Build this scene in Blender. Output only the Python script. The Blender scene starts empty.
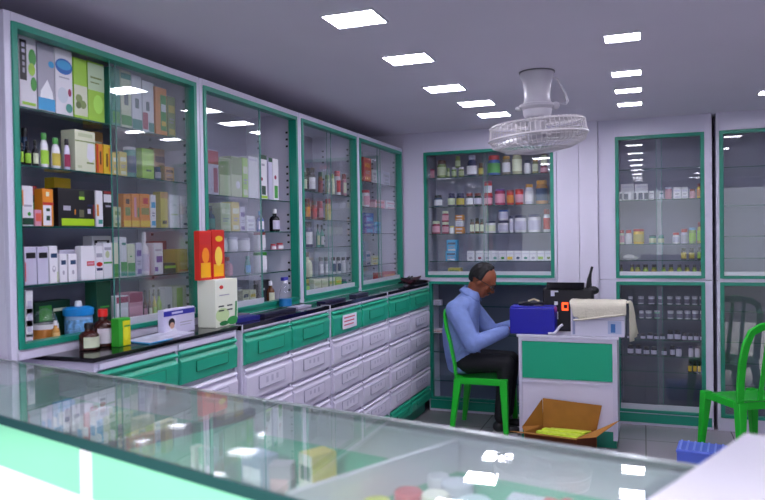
import bpy, bmesh, math, random
from mathutils import Vector, Matrix
random.seed(7)
PI = math.pi
COL = bpy.context.scene.collection

# ---------------------------------------------------------------- camera model
F = 700.0; YAW = math.radians(20.5); PITCH = math.radians(-1.0); ROLL = math.radians(-0.9); EYE = Vector((0, 0, 1.5))
fw = Vector((-math.sin(YAW)*math.cos(PITCH), math.cos(YAW)*math.cos(PITCH), math.sin(PITCH)))
r0 = Vector((math.cos(YAW), math.sin(YAW), 0)); u0 = r0.cross(fw)
RT = math.cos(ROLL)*r0 + math.sin(ROLL)*u0; UP = -math.sin(ROLL)*r0 + math.cos(ROLL)*u0

def on(px, py, axis, val):
    """the point of the plane axis=val that the photograph shows at a pixel (used to take measures)"""
    d = fw + RT*((px-382.5)/F) - UP*((py-250)/F)
    return EYE + d*((val-EYE[axis])/d[axis])

def row_y(px, z, axis, val):
    """where along a plane a thing standing at height z shows at column px"""
    py = 250.0
    for _ in range(6):
        p = on(px, py, axis, val)
        q = p.copy(); q[2] = z; d = q-EYE
        py = 250 - F*(d.dot(UP))/d.dot(fw)
    return on(px, py, axis, val)

cam_d = bpy.data.cameras.new('camera'); cam = bpy.data.objects.new('camera', cam_d); COL.objects.link(cam)
cam_d.sensor_width = 36; cam_d.lens = F/765*36; cam_d.clip_start = .02
m = Matrix((RT, UP, -fw)).transposed().to_4x4(); m.translation = EYE; cam.matrix_world = m
bpy.context.scene.camera = cam
cam_d.dof.use_dof = True; cam_d.dof.focus_distance = 4.2; cam_d.dof.aperture_fstop = 3.5

# ---------------------------------------------------------------- materials
def lin(c): return c/12.92 if c <= .04045 else ((c+.055)/1.055)**2.4
def rgb(h):
    if isinstance(h, str): h = h.lstrip('#'); return tuple(lin(int(h[i:i+2], 16)/255) for i in (0, 2, 4))
    return h
MATS = {}
def mat(col, rough=.5, metal=0., var=.0, scale=20., emit=0., bump=0., coat=0., alpha=1.):
    key = (col, rough, metal, var, scale, emit, bump, coat, alpha)
    if key in MATS: return MATS[key]
    c = rgb(col); M = bpy.data.materials.new('finish'); M.use_nodes = True
    nt = M.node_tree; b = nt.nodes['Principled BSDF']
    b.inputs['Base Color'].default_value = (*c, 1); b.inputs['Roughness'].default_value = rough
    b.inputs['Metallic'].default_value = metal; b.inputs['Coat Weight'].default_value = coat; b.inputs['Coat Roughness'].default_value = .08
    b.inputs['Alpha'].default_value = alpha
    if emit: b.inputs['Emission Color'].default_value = (*c, 1); b.inputs['Emission Strength'].default_value = emit
    if var or bump:
        tc = nt.nodes.new('ShaderNodeTexCoord'); n = nt.nodes.new('ShaderNodeTexNoise'); n.inputs['Scale'].default_value = scale; n.inputs['Detail'].default_value = 4
        nt.links.new(tc.outputs['Object'], n.inputs['Vector'])
        if var:
            rp = nt.nodes.new('ShaderNodeValToRGB'); rp.color_ramp.elements[0].position = .35; rp.color_ramp.elements[1].position = .65
            rp.color_ramp.elements[0].color = (*[x*(1-var) for x in c], 1); rp.color_ramp.elements[1].color = (*[min(1, x*(1+var)) for x in c], 1)
            nt.links.new(n.outputs['Fac'], rp.inputs['Fac']); nt.links.new(rp.outputs['Color'], b.inputs['Base Color'])
        if bump:
            bp = nt.nodes.new('ShaderNodeBump'); bp.inputs['Strength'].default_value = bump; bp.inputs['Distance'].default_value = .01
            nt.links.new(n.outputs['Fac'], bp.inputs['Height']); nt.links.new(bp.outputs['Normal'], b.inputs['Normal'])
    MATS[key] = M; return M

def glass(tint=(.93, .97, .95), name='pane_glass', gain=1.0, haze=0.):
    M = bpy.data.materials.new(name); M.use_nodes = True; nt = M.node_tree; nt.nodes.clear()
    o = nt.nodes.new('ShaderNodeOutputMaterial'); mx = nt.nodes.new('ShaderNodeMixShader')
    t = nt.nodes.new('ShaderNodeBsdfTransparent'); t.inputs[0].default_value = (*tint, 1)
    g = nt.nodes.new('ShaderNodeBsdfGlossy'); g.inputs['Roughness'].default_value = .015; g.inputs['Color'].default_value = (1, 1, 1, 1)
    fr = nt.nodes.new('ShaderNodeFresnel'); ge = nt.nodes.new('ShaderNodeNewGeometry')
    mp = nt.nodes.new('ShaderNodeMapRange'); mp.inputs['To Min'].default_value = 1.5; mp.inputs['To Max'].default_value = 1/1.5
    mu = nt.nodes.new('ShaderNodeMath'); mu.operation = 'MULTIPLY'; mu.inputs[1].default_value = gain; mu.use_clamp = True
    L = nt.links.new
    L(ge.outputs['Backfacing'], mp.inputs['Value']); L(mp.outputs[0], fr.inputs['IOR']); L(fr.outputs[0], mu.inputs[0]); L(mu.outputs[0], mx.inputs[0])
    if haze:      # pale uneven film mixed in, imitating milky reflections on the pane
        df = nt.nodes.new('ShaderNodeBsdfDiffuse'); df.inputs[0].default_value = (.8, .82, .84, 1); dm = nt.nodes.new('ShaderNodeMixShader')
        tc = nt.nodes.new('ShaderNodeTexCoord'); ns = nt.nodes.new('ShaderNodeTexNoise'); ns.inputs['Scale'].default_value = 3; mr = nt.nodes.new('ShaderNodeMapRange')
        mr.inputs['From Min'].default_value = .3; mr.inputs['From Max'].default_value = .7; mr.inputs['To Min'].default_value = haze*.7; mr.inputs['To Max'].default_value = haze*1.3
        L(tc.outputs['Object'], ns.inputs['Vector']); L(ns.outputs['Fac'], mr.inputs['Value']); L(mr.outputs[0], dm.inputs[0])
        L(t.outputs[0], dm.inputs[1]); L(df.outputs[0], dm.inputs[2]); t = dm
    L(t.outputs[0], mx.inputs[1]); L(g.outputs[0], mx.inputs[2]); L(mx.outputs[0], o.inputs[0])
    return M
GLASS = glass((.93, .965, .95))
DOORGLASS = glass((.965, .978, .98), 'door_glass', 1.0, .018)
SHELFGLASS = glass((.86, .945, .935), 'shelf_glass')
TOPGLASS = glass((.95, .98, .968), 'counter_glass', 1.0, .075)
CLEAR = glass((.95, .96, .97), 'clear_plastic', 1.5)
EDGE = mat('#0d4a44', .25)
WHITE = mat('#d9d5e6', .35, var=.02, scale=3)
FRAME = mat('#d2cfe2', .3)
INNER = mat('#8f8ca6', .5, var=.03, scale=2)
ALU = mat('#cdcfd8', .3, .2)
GREEN = mat('#148a72', .35)
DGREEN = mat('#22a684', .3, var=.03, scale=4)
MINT = mat('#84d2ac', .3, var=.02, scale=3)
BLACK = mat('#08070c', .12)
DARK = mat('#121018', .5)

# ---------------------------------------------------------------- mesh builder
class MB:
    def __init__(s): s.v = []; s.f = []; s.m = []; s.sm = []; s.mats = []
    def mi(s, m):
        if m not in s.mats: s.mats.append(m)
        return s.mats.index(m)
    def add(s, vs, fs, m, smooth=False):
        b = len(s.v); i = s.mi(m); s.v += [tuple(v) for v in vs]
        for f in fs: s.f.append([b+k for k in f]); s.m.append(i); s.sm.append(smooth)
        return s
    def box(s, x0, x1, y0, y1, z0, z1, m):
        if x0 > x1: x0, x1 = x1, x0
        if y0 > y1: y0, y1 = y1, y0
        vs = [(x, y, z) for z in (z0, z1) for x, y in ((x0, y0), (x1, y0), (x1, y1), (x0, y1))]
        return s.add(vs, [(3, 2, 1, 0), (4, 5, 6, 7), (0, 1, 5, 4), (1, 2, 6, 5), (2, 3, 7, 6), (3, 0, 4, 7)], m)
    def quad(s, a, b, c, d, m): return s.add([a, b, c, d], [(0, 1, 2, 3)], m)
    def prism(s, poly, z0, z1, m):
        n = len(poly); vs = [(x, y, z0) for x, y in poly] + [(x, y, z1) for x, y in poly]
        return s.add(vs, [tuple(range(n-1, -1, -1)), tuple(range(n, 2*n))] + [(i, (i+1) % n, n+(i+1) % n, n+i) for i in range(n)], m)
    def loft(s, A, B, m):
        n = len(A)
        return s.add(list(A)+list(B), [tuple(range(n-1, -1, -1)), tuple(range(n, 2*n))] + [(i, (i+1) % n, n+(i+1) % n, n+i) for i in range(n)], m)
    def extr(s, prof, u0, u1, m):      # profile (y,z) extruded along x
        return s.loft([(u0, y, z) for y, z in prof], [(u1, y, z) for y, z in prof], m)
    def lathe(s, prof, c, m, seg=20, sy=1.0):
        vs = []; fs = []; n = len(prof)
        for k in range(seg):
            a = 2*PI*k/seg
            for r, z in prof: vs.append((c[0]+r*math.cos(a), c[1]+sy*r*math.sin(a), c[2]+z))
        for k in range(seg):
            k2 = (k+1) % seg
            for i in range(n-1): fs.append((k*n+i, k2*n+i, k2*n+i+1, k*n+i+1))
        fs.append(tuple(k*n for k in range(seg-1, -1, -1))); fs.append(tuple(k*n+n-1 for k in range(seg)))
        return s.add(vs, fs, m, True)
    def tube(s, pts, r, m, seg=8, closed=False):
        pts = [Vector(p) for p in pts]; n = len(pts); rs = r if isinstance(r, (list, tuple)) else [r]*n
        vs = []; fs = []; prev = None
        for i, p in enumerate(pts):
            a = pts[(i-1) % n] if (closed or i > 0) else p; b = pts[(i+1) % n] if (closed or i < n-1) else p
            t = (b-a).normalized()
            if prev is None: nn = t.orthogonal().normalized()
            else:
                nn = prev - t*prev.dot(t); nn = nn.normalized() if nn.length > 1e-6 else t.orthogonal().normalized()
            prev = nn; bn = t.cross(nn)
            for k in range(seg):
                an = 2*PI*k/seg; vs.append(p + (nn*math.cos(an)+bn*math.sin(an))*rs[i])
        for i in range(n if closed else n-1):
            j = (i+1) % n
            for k in range(seg): fs.append((i*seg+k, i*seg+(k+1) % seg, j*seg+(k+1) % seg, j*seg+k))
        if not closed: fs.append(tuple(range(seg-1, -1, -1))); fs.append(tuple((n-1)*seg+k for k in range(seg)))
        return s.add(vs, fs, m, True)
    def ball(s, c, r, m, sx=1, sy=1, sz=1, seg=16, rings=10, rot=None):
        vs = []; fs = []
        for i in range(rings+1):
            ph = PI*i/rings
            for k in range(seg):
                a = 2*PI*k/seg; v = Vector((r*sx*math.sin(ph)*math.cos(a), r*sy*math.sin(ph)*math.sin(a), r*sz*math.cos(ph)))
                if rot: v = rot @ v
                vs.append(Vector(c)+v)
        for i in range(rings):
            for k in range(seg): fs.append((i*seg+k, (i+1)*seg+k, (i+1)*seg+(k+1) % seg, i*seg+(k+1) % seg))
        return s.add(vs, fs, m, True)
    def build(s, name, parent=None, loc=None, bevel=0, rz=None):
        me = bpy.data.meshes.new(name); me.from_pydata(s.v, [], s.f)
        for mm in s.mats: me.materials.append(mm)
        me.polygons.foreach_set('material_index', s.m); me.polygons.foreach_set('use_smooth', s.sm)
        bm = bmesh.new(); bm.from_mesh(me); bmesh.ops.remove_doubles(bm, verts=bm.verts, dist=1e-6); bmesh.ops.recalc_face_normals(bm, faces=bm.faces); bm.to_mesh(me); bm.free()
        me.update()
        if any(s.sm): me.set_sharp_from_angle(angle=math.radians(42))
        o = bpy.data.objects.new(name, me); COL.objects.link(o)
        if parent: o.parent = parent
        if loc: o.location = loc
        if rz is not None: o.rotation_euler.z = rz
        if bevel:
            b = o.modifiers.new('bevel', 'BEVEL'); b.width = bevel; b.segments = 2; b.limit_method = 'ANGLE'
        return o

def tag(o, label, cat, group=None):
    o['label'] = label; o['category'] = cat
    if group: o['group'] = group
    return o
def struct(o, label=None):
    o['kind'] = 'structure'
    if label: o['label'] = label
    return o
def thing(name, label, cat, loc=(0, 0, 0), rz=0, group=None):
    o = bpy.data.objects.new(name, None); COL.objects.link(o); o.location = loc; o.rotation_euler = (0, 0, rz); o.empty_display_size = .05
    return tag(o, label, cat, group)
def one(): return MB()

# ---------------------------------------------------------------- room shell
XL, XR, YF, YB, HC = -2.36, 2.9, -1.3, 6.15, 2.40
def floor_mat():
    M = mat('#8b8590', .2, var=.10, scale=2.5).copy(); nt = M.node_tree; b = nt.nodes['Principled BSDF']
    tc = nt.nodes.new('ShaderNodeTexCoord'); br = nt.nodes.new('ShaderNodeTexBrick'); br.offset = 0
    br.inputs['Scale'].default_value = 1; br.inputs['Brick Width'].default_value = .6; br.inputs['Row Height'].default_value = .6; br.inputs['Mortar Size'].default_value = .004
    br.inputs['Color1'].default_value = (.36, .34, .37, 1); br.inputs['Color2'].default_value = (.33, .31, .34, 1); br.inputs['Mortar'].default_value = (.12, .11, .12, 1)
    nt.links.new(tc.outputs['Object'], br.inputs['Vector']); nt.links.new(br.outputs['Color'], b.inputs['Base Color'])
    return M
struct(one().box(XL, XR, YF-.0, YB, -.1, 0, floor_mat()).build('floor'))
CEIL = mat('#dedae8', .75, var=.02, scale=1.5)
struct(one().box(XL, XR, YF, YB, HC, HC+.1, CEIL).build('ceiling'))
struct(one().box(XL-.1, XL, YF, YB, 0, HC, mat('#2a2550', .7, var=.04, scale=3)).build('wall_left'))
struct(one().box(XR, XR+.1, YF, YB, 0, HC, mat('#c9c6d6', .6, var=.02, scale=3)).build('wall_right'))
struct(one().box(XL, XR, YB, YB+.1, 0, HC, mat('#c9c6d6', .6, var=.02, scale=3)).build('wall_back'))
# shop front: piers and a lintel round a wide open shopfront
sf = one()
WF = mat('#bdbac8', .7, var=.03, scale=3)
sf.box(XL-.1, XL+.25, YF-.15, YF, 0, HC+.1, WF); sf.box(XR-.25, XR+.1, YF-.15, YF, 0, HC+.1, WF); sf.box(XL+.25, XR-.25, YF-.15, YF, 2.25, HC+.1, WF)
struct(sf.build('wall_front'))
struct(one().box(-12, 12, -14, YF, -.12, -.02, mat('#302f34', .9, var=.1, scale=2)).build('pavement_outside'))  # unseen pavement outside the open shopfront

# ---------------------------------------------------------------- ceiling lights
LED = mat('#f3f0ff', .5, emit=21.0)
RIM = mat('#e2e2ea', .4)
def ceiling_light(x, y, s, label, k=.8):
    t = thing('ceiling_light', label, 'ceiling light', (x, y, HC), 0, 'square ceiling lights')
    h = s/2; v = h*k
    f = one()
    for a in ((-h-.008, h+.008, -v-.008, -v), (-h-.008, h+.008, v, v+.008), (-h-.008, -h, -v, v), (h, h+.008, -v, v)): f.box(*a, -.008, 0, RIM)
    f.build('frame', t)
    one().box(-h, h, -v, v, -.005, 0, LED).build('diffuser', t)
ORD = ['first', 'second', 'third', 'fourth', 'fifth', 'sixth', 'seventh', 'eighth', 'ninth', 'tenth', 'eleventh', 'twelfth', 'thirteenth', 'fourteenth']
for k, y in enumerate((5.15, 4.66, 4.11, 3.36, 2.66, 1.95, 1.25, .5, -.25, -.9)):  # last two, behind the camera, are added to brighten the ceiling
    ceiling_light((-1.03, -1.05, -1.12)[k] if k < 3 else -1.10, y, .215, 'larger square ceiling light, %s from the back wall, row nearest the wall cabinets' % ORD[k])
for k, y in enumerate((5.14, 4.65, 4.15, 3.39, 2.65, 1.95, 1.2, .5, -.25, -.9)):  # last two are unseen extra lights, added for brightness
    ceiling_light(-.085, y, .15, 'small square ceiling light, %s from the back wall in the middle row' % ORD[k])
for k, y in enumerate((5.1, 4.4, 3.4, 2.3, 1.2, .2, -.7)):  # front end of this row is likewise added for more light
    ceiling_light(.78, y, .15, 'square ceiling light, %s from the back wall, row farthest from wall cabinets' % ORD[k])

# ---------------------------------------------------------------- display cabinets (local: x along, front at y=0, inside towards +y)
def cabinet(name, label, loc, rz, W, H, D, z0, sl, sr, top, bot, gw, shelves, doors, group, rail=.028, holes=True, z_front=.0, shelf_d=None, kick=0, framemat=None, lowgreen=False, backmat=None):
    """W,H,D outer size, z0 base height; sl,sr,top,bot: widths of the white frame; gw: green frame; doors: list of (x0,x1,track)"""
    t = thing(name, label, 'cabinet', (loc[0], loc[1], z0), rz, group); fm = framemat or FRAME
    a = .012
    one().box(0, a, .02, D, 0, H, WHITE).build('side_panel', t)
    rs = one().box(W-a, W, .02, D, 0, H, WHITE)
    one().box(a, W-a, .02, D, H-a, H, WHITE).build('top_panel', t)
    one().box(a, W-a, .02, D, 0, max(a, bot*.6), WHITE).build('bottom_panel', t)
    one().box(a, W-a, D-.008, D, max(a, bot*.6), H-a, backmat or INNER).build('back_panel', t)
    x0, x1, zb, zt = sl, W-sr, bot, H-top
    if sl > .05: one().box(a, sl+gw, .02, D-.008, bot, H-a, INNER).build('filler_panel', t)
    xi1 = W-a
    if sr > .05: xi1 = x1-gw
    if holes:
        n = int((zt-zb)/.045)
        for yy in (.07, D-.10):
            for k in range(n):
                if k % 7 in (5, 6): continue
                z = zb+.05+k*.042; rs.add([(W-a-.0006, yy, z), (W-a-.0006, yy+.015, z), (W-a-.0006, yy+.015, z+.012), (W-a-.0006, yy, z+.012)], [(0, 1, 2, 3)], DARK)
    rs.build('side_panel', t)
    f = one()
    f.box(0, x0, 0, .02, 0, H, fm); f.box(x1, W, 0, .02, 0, H, fm); f.box(x0, x1, 0, .02, zt, H, fm); f.box(x0, x1, 0, .02, 0, zb, DGREEN if lowgreen else fm)  # low rail in a brighter green, standing in for light on its ledge
    f.build('face_frame', t, bevel=.002)
    g = one()
    g.box(x0, x0+gw, -.006, .045, zb, zt, GREEN); g.box(x1-gw, x1, -.006, .045, zb, zt, GREEN); g.box(x0+gw, x1-gw, -.006, .045, zt-gw, zt, GREEN); g.box(x0+gw, x1-gw, -.006, .045, zb, zb+gw*.8, GREEN)
    g.build('green_frame', t, bevel=.0015)
    if kick: one().box(a, W-a, -.004, .0, .02, kick, GREEN).build('kick_board', t)
    for z in shelves:
        z -= z0
        s = one(); s.box(a, W-a, .065, D-.01, z-.006, z, SHELFGLASS); s.box(a, W-a, .062, .065, z-.006, z, EDGE)
        s.build('glass_shelf', t)
    for (d0, d1, tr, hr) in doors:
        y = .012+.012*tr
        d = one().box(d0, d1, y, y+.004, zb+gw*.8+(rail if hr else 0), zt-gw, DOORGLASS).build('glass_door', t)
        for e0 in (d0, d1-.003): one().box(e0, e0+.003, y-.0004, y+.0044, zb+gw*.8+(rail if hr else 0), zt-gw, mat('#4f8f84', .2)).build('glass_edge', d)
        if hr: one().box(d0, d1, y-.004, y+.008, zb+gw*.8, zb+gw*.8+rail, ALU).build('bottom_rail', d)
    return t

UX = -1.97; UD = .37; WALLG = 'glass fronted wall cabinets over the drawers'
ys = [1.738, 2.823, 3.846, 4.785, 5.80]
Z1 = (1.980, 1.776, 1.561, 1.351); Z2 = (1.732, 1.547, 1.439, 1.310); Z3 = (1.810, 1.628, 1.444, 1.250); Z4 = (1.945, 1.745, 1.537, 1.283)
DN = ['nearest', 'second', 'third', 'farthest']
CABN = ['nearest wall cabinet', 'second wall cabinet', 'third wall cabinet', 'farthest wall cabinet']
def doors_left(i, W):
    if i == 0: return [(.50, W-.04, 0, True), (.545, W-.045, 1, True)]
    if i == 1: return [(.04, .57, 0, True), (.04, .60, 1, True)]
    if i == 2: return [(.05, .49, 0, True), (.45, W-.04, 1, True)]
    return [(.05, .50, 0, True), (.46, W-.04, 1, True)]
LAB = ['white cabinet nearest the camera, one half open and full of bright cartons',
       'white and green cabinet behind the red cartons, its glass slid to one half',
       'white and green cabinet holding dark jars and small capped bottles behind glass',
       'white and green cabinet in the corner by the back wall, mostly empty glass shelves']
for i, zz in enumerate((Z1, Z2, Z3, Z4)):
    W = ys[i+1]-ys[i]-.004
    cabinet('wall_cabinet', LAB[i], (UX, ys[i]), PI/2, W, 1.165, UD, 1.108, i and .026 or .028, .026, .030, .034 if i == 0 else .024, .022, zz, doors_left(i, W), WALLG, lowgreen=(i > 0))

# back wall cabinets (fronts at y = 5.80)
BY = 5.80; BD = .30
B1 = (2.013, 1.760, 1.526, 1.290)
cabinet('display_cabinet', 'upper white cabinet above the seated man, full of jars behind glass', (-1.965, BY), 0, 1.305, HC-1.135, BD, 1.133, .187, .022, .17, .02, .026, B1,
        [(.21, .74, 0, True), (.70, 1.26, 1, True)], 'cabinets along the back wall', rail=.030, holes=False)
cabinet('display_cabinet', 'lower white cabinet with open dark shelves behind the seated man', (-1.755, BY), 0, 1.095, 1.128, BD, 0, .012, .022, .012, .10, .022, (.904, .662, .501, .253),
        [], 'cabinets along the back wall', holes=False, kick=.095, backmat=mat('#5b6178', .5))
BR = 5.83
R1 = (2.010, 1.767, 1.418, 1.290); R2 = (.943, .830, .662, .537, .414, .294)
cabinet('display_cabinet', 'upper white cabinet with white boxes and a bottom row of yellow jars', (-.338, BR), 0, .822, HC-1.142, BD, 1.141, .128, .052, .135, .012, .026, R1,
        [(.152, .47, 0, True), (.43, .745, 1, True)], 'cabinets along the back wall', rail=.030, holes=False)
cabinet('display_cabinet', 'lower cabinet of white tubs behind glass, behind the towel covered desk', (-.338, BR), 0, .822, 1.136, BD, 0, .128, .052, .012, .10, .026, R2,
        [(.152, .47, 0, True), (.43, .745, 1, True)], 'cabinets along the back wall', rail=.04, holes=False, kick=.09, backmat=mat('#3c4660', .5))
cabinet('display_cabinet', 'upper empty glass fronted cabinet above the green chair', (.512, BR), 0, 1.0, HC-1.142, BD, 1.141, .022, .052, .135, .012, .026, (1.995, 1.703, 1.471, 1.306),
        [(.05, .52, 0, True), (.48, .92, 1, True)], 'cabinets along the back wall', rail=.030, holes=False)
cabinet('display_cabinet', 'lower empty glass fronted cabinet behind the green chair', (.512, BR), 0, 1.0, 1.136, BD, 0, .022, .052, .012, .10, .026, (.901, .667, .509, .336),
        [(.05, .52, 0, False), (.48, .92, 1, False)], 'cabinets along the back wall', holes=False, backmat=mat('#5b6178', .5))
tp = one().box(-.657, -.487, BY+.005, BY+.03, 0, HC, WHITE).box(-.484, -.341, BY+.005, BY+.03, 0, HC, WHITE)
struct(tp.build('trim_1'))
struct(one().box(-1.76, -.345, BY+.31, BY+.33, 0, HC, WHITE).build('trim_2'))
struct(one().box(1.53, XR, BR, BR+.03, 0, HC, WHITE).build('trim_3'))
struct(one().box(XL, -1.968, BY+.02, BY+.05, 1.14, HC, WHITE).build('trim_4'))

# ---------------------------------------------------------------- drawer units
def drawer(t, u0, u1, z0, z1, m, sheet=False):
    d = one().extr([(0, z0), (-.026, z0+.008), (-.030, z1-.052), (-.012, z1-.026), (0, z1-.024)], u0, u1, m)
    d = d.build('drawer', t, bevel=.002)
    h = one().extr([(0, z1-.022), (-.024, z1-.030), (-.030, z1-.020), (-.018, z1-.010), (0, z1-.010)], u0, u1, m); h.build('handle', d, bevel=.0015)
    w = u1-u0; a, b = u0+w*.24, u0+w*.80; zc, zd = z0+.045, z1-.062
    p = one().box(a, b, -.033, -.028, zc, zd, m); e = mat('#a5a2b8', .4) if m is WHITE else mat('#107558', .4)
    for q in ((a, b, zd, zd+.003), (a, b, zc-.003, zc), (a-.003, a, zc, zd), (b, b+.003, zc, zd)): p.box(q[0], q[1], -.0335, -.028, q[2], q[3], e)
    if m is WHITE:
        for k in range(3):
            c = a+(b-a)*(.25+.2*k); p.box(c, c+.02, -.034, -.033, zc+.015+random.random()*.02, zd-.012, mat('#bdb9cf', .5))
    p.build('label_plate', d, bevel=.001)
    if sheet:
        q = one().box(a+.01, b-.02, -.037, -.0355, zc-.012, zd+.018, mat('#e8e6f2', .6))
        for k in range(3): q.box(a+.03, b-.05-.01*k, -.0375, -.037, zd-.004-.022*k, zd+.004-.022*k, mat('#d0607c', .6))
        q.build('paper_sheet', d)
def drawer_unit(label, y0, y1, mid, xf, tz=1.075, group='drawer units under the wall cabinets'):
    t = thing('drawer_unit', label, 'drawer cabinet', (xf, y0, 0), PI/2, group); W = y1-y0; D = xf-XL-.01
    one().box(0, W, 0, D, .10, 1.083, WHITE).build('body', t)
    one().box(.01, W-.01, .03, D, 0, .10, GREEN).build('kick_board', t)
    f = one()
    for a, b in ((0, .016), (mid-y0-.008, mid-y0+.008), (W-.016, W)): f.box(a, b, -.012, 0, .10, 1.083, FRAME)
    rows = [(.912, tz, DGREEN), (.742, .908, WHITE), (.572, .738, WHITE), (.402, .568, WHITE), (.236, .398, WHITE), (.105, .232, DGREEN)]
    f.box(.016, mid-y0-.008, -.022, 0, tz, 1.083, FRAME); f.box(mid-y0+.008, W-.016, -.022, 0, tz, 1.083, FRAME)
    f.build('face_frame', t)
    for c in ((.018, mid-y0-.010), (mid-y0+.010, W-.018)):
        for k, (a, b, m) in enumerate(rows):
            drawer(t, c[0], c[1], a, b, m, sheet=(label.startswith('third') and k == 0 and c[0] < .1))
drawer_unit('first drawer unit beside the glass counter, mostly hidden behind it', 1.885, 2.775, 2.333, -1.775, 1.062)
drawer_unit('second drawer unit, white drawers under a green row, just beyond the white green carton', 2.79, 3.745, 3.265, -1.76)
drawer_unit('third drawer unit with a white paper sheet on its green top drawer', 3.755, 4.735, 4.225, -1.755)
drawer_unit('fourth drawer unit in the corner by the back cabinets', 4.745, 5.765, 5.225, -1.755)
wt = one().box(XL+.01, -1.752, 1.872, 2.782, 1.090, 1.106, BLACK).box(XL+.01, -1.760, 1.878, 2.778, 1.084, 1.090, FRAME); tag(wt.build('worktop', bevel=.003), 'glossy black worktop on the first drawer unit under the nearest cabinet', 'worktop')
wt = one().box(XL+.01, -1.742, 2.786, 5.775, 1.084, 1.102, BLACK).box(XL+.01, -1.741, 2.786, 5.775, 1.102, 1.106, mat('#22202c', .08))
for yy in (2.786, 3.75, 4.74): wt.box(-1.80, -1.738, yy, yy+.008, 1.084, 1.1075, FRAME)
tag(wt.build('worktop'), 'long dark glossy worktop with white seams running to the back wall', 'worktop')

# ---------------------------------------------------------------- goods
def P(c, r=.4): return mat(c, r)
def prints(t, w, h, y, pr, name='print'):
    b = one()
    for q in pr:
        if q[0] == 'e':
            _, u, v, ru, rv, c = q; n = 18
            b.add([(u*w+ru*w*math.cos(2*PI*k/n), y, v*h+rv*h*math.sin(2*PI*k/n)) for k in range(n)], [tuple(range(n))], P(c))
        elif q[0] == 't':
            _, pts, c = q; b.add([(u*w, y, v*h) for u, v in pts], [tuple(range(len(pts)))], P(c))
        else:
            a0, a1, v0, v1, c = q; b.add([(a0*w, y, v0*h), (a1*w, y, v0*h), (a1*w, y, v1*h), (a0*w, y, v1*h)], [(0, 1, 2, 3)], P(c))
        y -= .0002
    b.build(name, t)
def carton(name, label, cat, loc, rz, w, d, h, c, pr, group, top=None):
    b = one().box(0, w, 0, d, 0, h, P(c)); t = b.build(name, None, loc, bevel=min(.0015, w*.05), rz=rz); tag(t, label, cat, group)
    if pr: prints(t, w, h, -.0006, pr, 'printed_front')
    # tuck flap line on the lid
    one().box(w*.06, w*.94, d*.12, d*.88, h, h+.0008, P(top or c, .5)).build('lid_flap', t)
    return t
def jar(name, label, cat, loc, rz, w, h, c, cap, lab, group, kind):
    r = w/2; sy = .6 if kind in ('shampoo', 'flat') else 1.0
    hc = {'jar': .22, 'bottle': .20, 'shampoo': .2, 'tub': .16, 'flat': .15, 'tall': .1, 'goldjar': .16}.get(kind, .2)*h; hb = h-hc
    if kind in ('bottle',): prof = [(r*.9, 0), (r, h*.02), (r, hb*.68), (r*.8, hb*.80), (r*.42, hb*.88), (r*.40, hb)]; rc = r*.46
    elif kind == 'shampoo': prof = [(r*.75, 0), (r, h*.1), (r*.95, hb*.55), (r*.8, hb*.85), (r*.5, hb*.98), (r*.45, hb)]; rc = r*.62
    elif kind == 'tub': prof = [(r*.9, 0), (r*.93, h*.02), (r*.96, hb*.96), (r*.9, hb)]; rc = r
    elif kind == 'tall': prof = [(r*.95, 0), (r, h*.01), (r, hb*.97), (r*.9, hb)]; rc = r*.94
    else: prof = [(r*.9, 0), (r, h*.03), (r, hb*.85), (r*.80, hb*.97), (r*.78, hb)]; rc = r*.86
    b = one().lathe(prof, (r, r*sy, 0), c if not isinstance(c, (str, tuple)) else P(c, .25), 16, sy); t = b.build(name, None, loc, rz=rz); tag(t, label, cat, group)
    one().lathe([(rc*.98, 0), (rc, hc*.08), (rc, hc*.85), (rc*.9, hc)], (r, r*sy, hb), P(cap, .35), 16, sy if kind != 'bottle' else 1).build('cap', t)
    if lab:
        z0, z1 = (.12, .62) if kind in ('bottle', 'shampoo') else (.16, .78)
        rr = r*(1.006 if kind in ('bottle', 'jar', 'goldjar', 'tall') else .985)
        L = one(); n = 10; vs = []; fs = []
        for k in range(n+1):
            a = -PI*.5-PI*.44+PI*.88*k/n
            for z in (hb*z0, hb*z1): vs.append((r+rr*1.01*math.cos(a), r*sy+sy*rr*1.01*math.sin(a)-.0004, z))
        for k in range(n): fs.append((2*k, 2*k+2, 2*k+3, 2*k+1))
        L.add(vs, fs, P(lab, .5), True); L.build('label', t)
    return t
CL = {'W': '#e4e2ea', 'G': '#3f9a3a', 'L': '#9fd03a', 'Y': '#e8c021', 'O': '#e08a1c', 'R': '#c4211f', 'K': '#0e0c14', 'B': '#2455a8', 'C': '#2f9fd6', 'N': '#1a1c50', 'V': '#6a4a9a',
      'T': '#3a8f80', 'S': '#a8a6b6', 'P': '#d693a8', 'M': '#9a2450', 'A': '#bfc9a0', 'D': '#12402c', 'H': '#b98a52', 'E': '#5c3416', 'I': '#c6c2da', 'J': '#7f9450', 'X': '#d8dcc0', 'F': '#cbb84a', 'U': '#1e3f64', 'Q': '#8a1f24'}
def cc(x): return CL.get(x, x) if isinstance(x, str) else x
NAMES = {'carton': ('carton', 'box'), 'jar': ('jar', 'jar'), 'bottle': ('bottle', 'bottle'), 'shampoo': ('shampoo_bottle', 'bottle'), 'tub': ('tub', 'tub'), 'tall': ('canister', 'canister'), 'goldjar': ('jar', 'jar'), 'flat': ('bottle', 'bottle')}
LENS = {}
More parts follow.
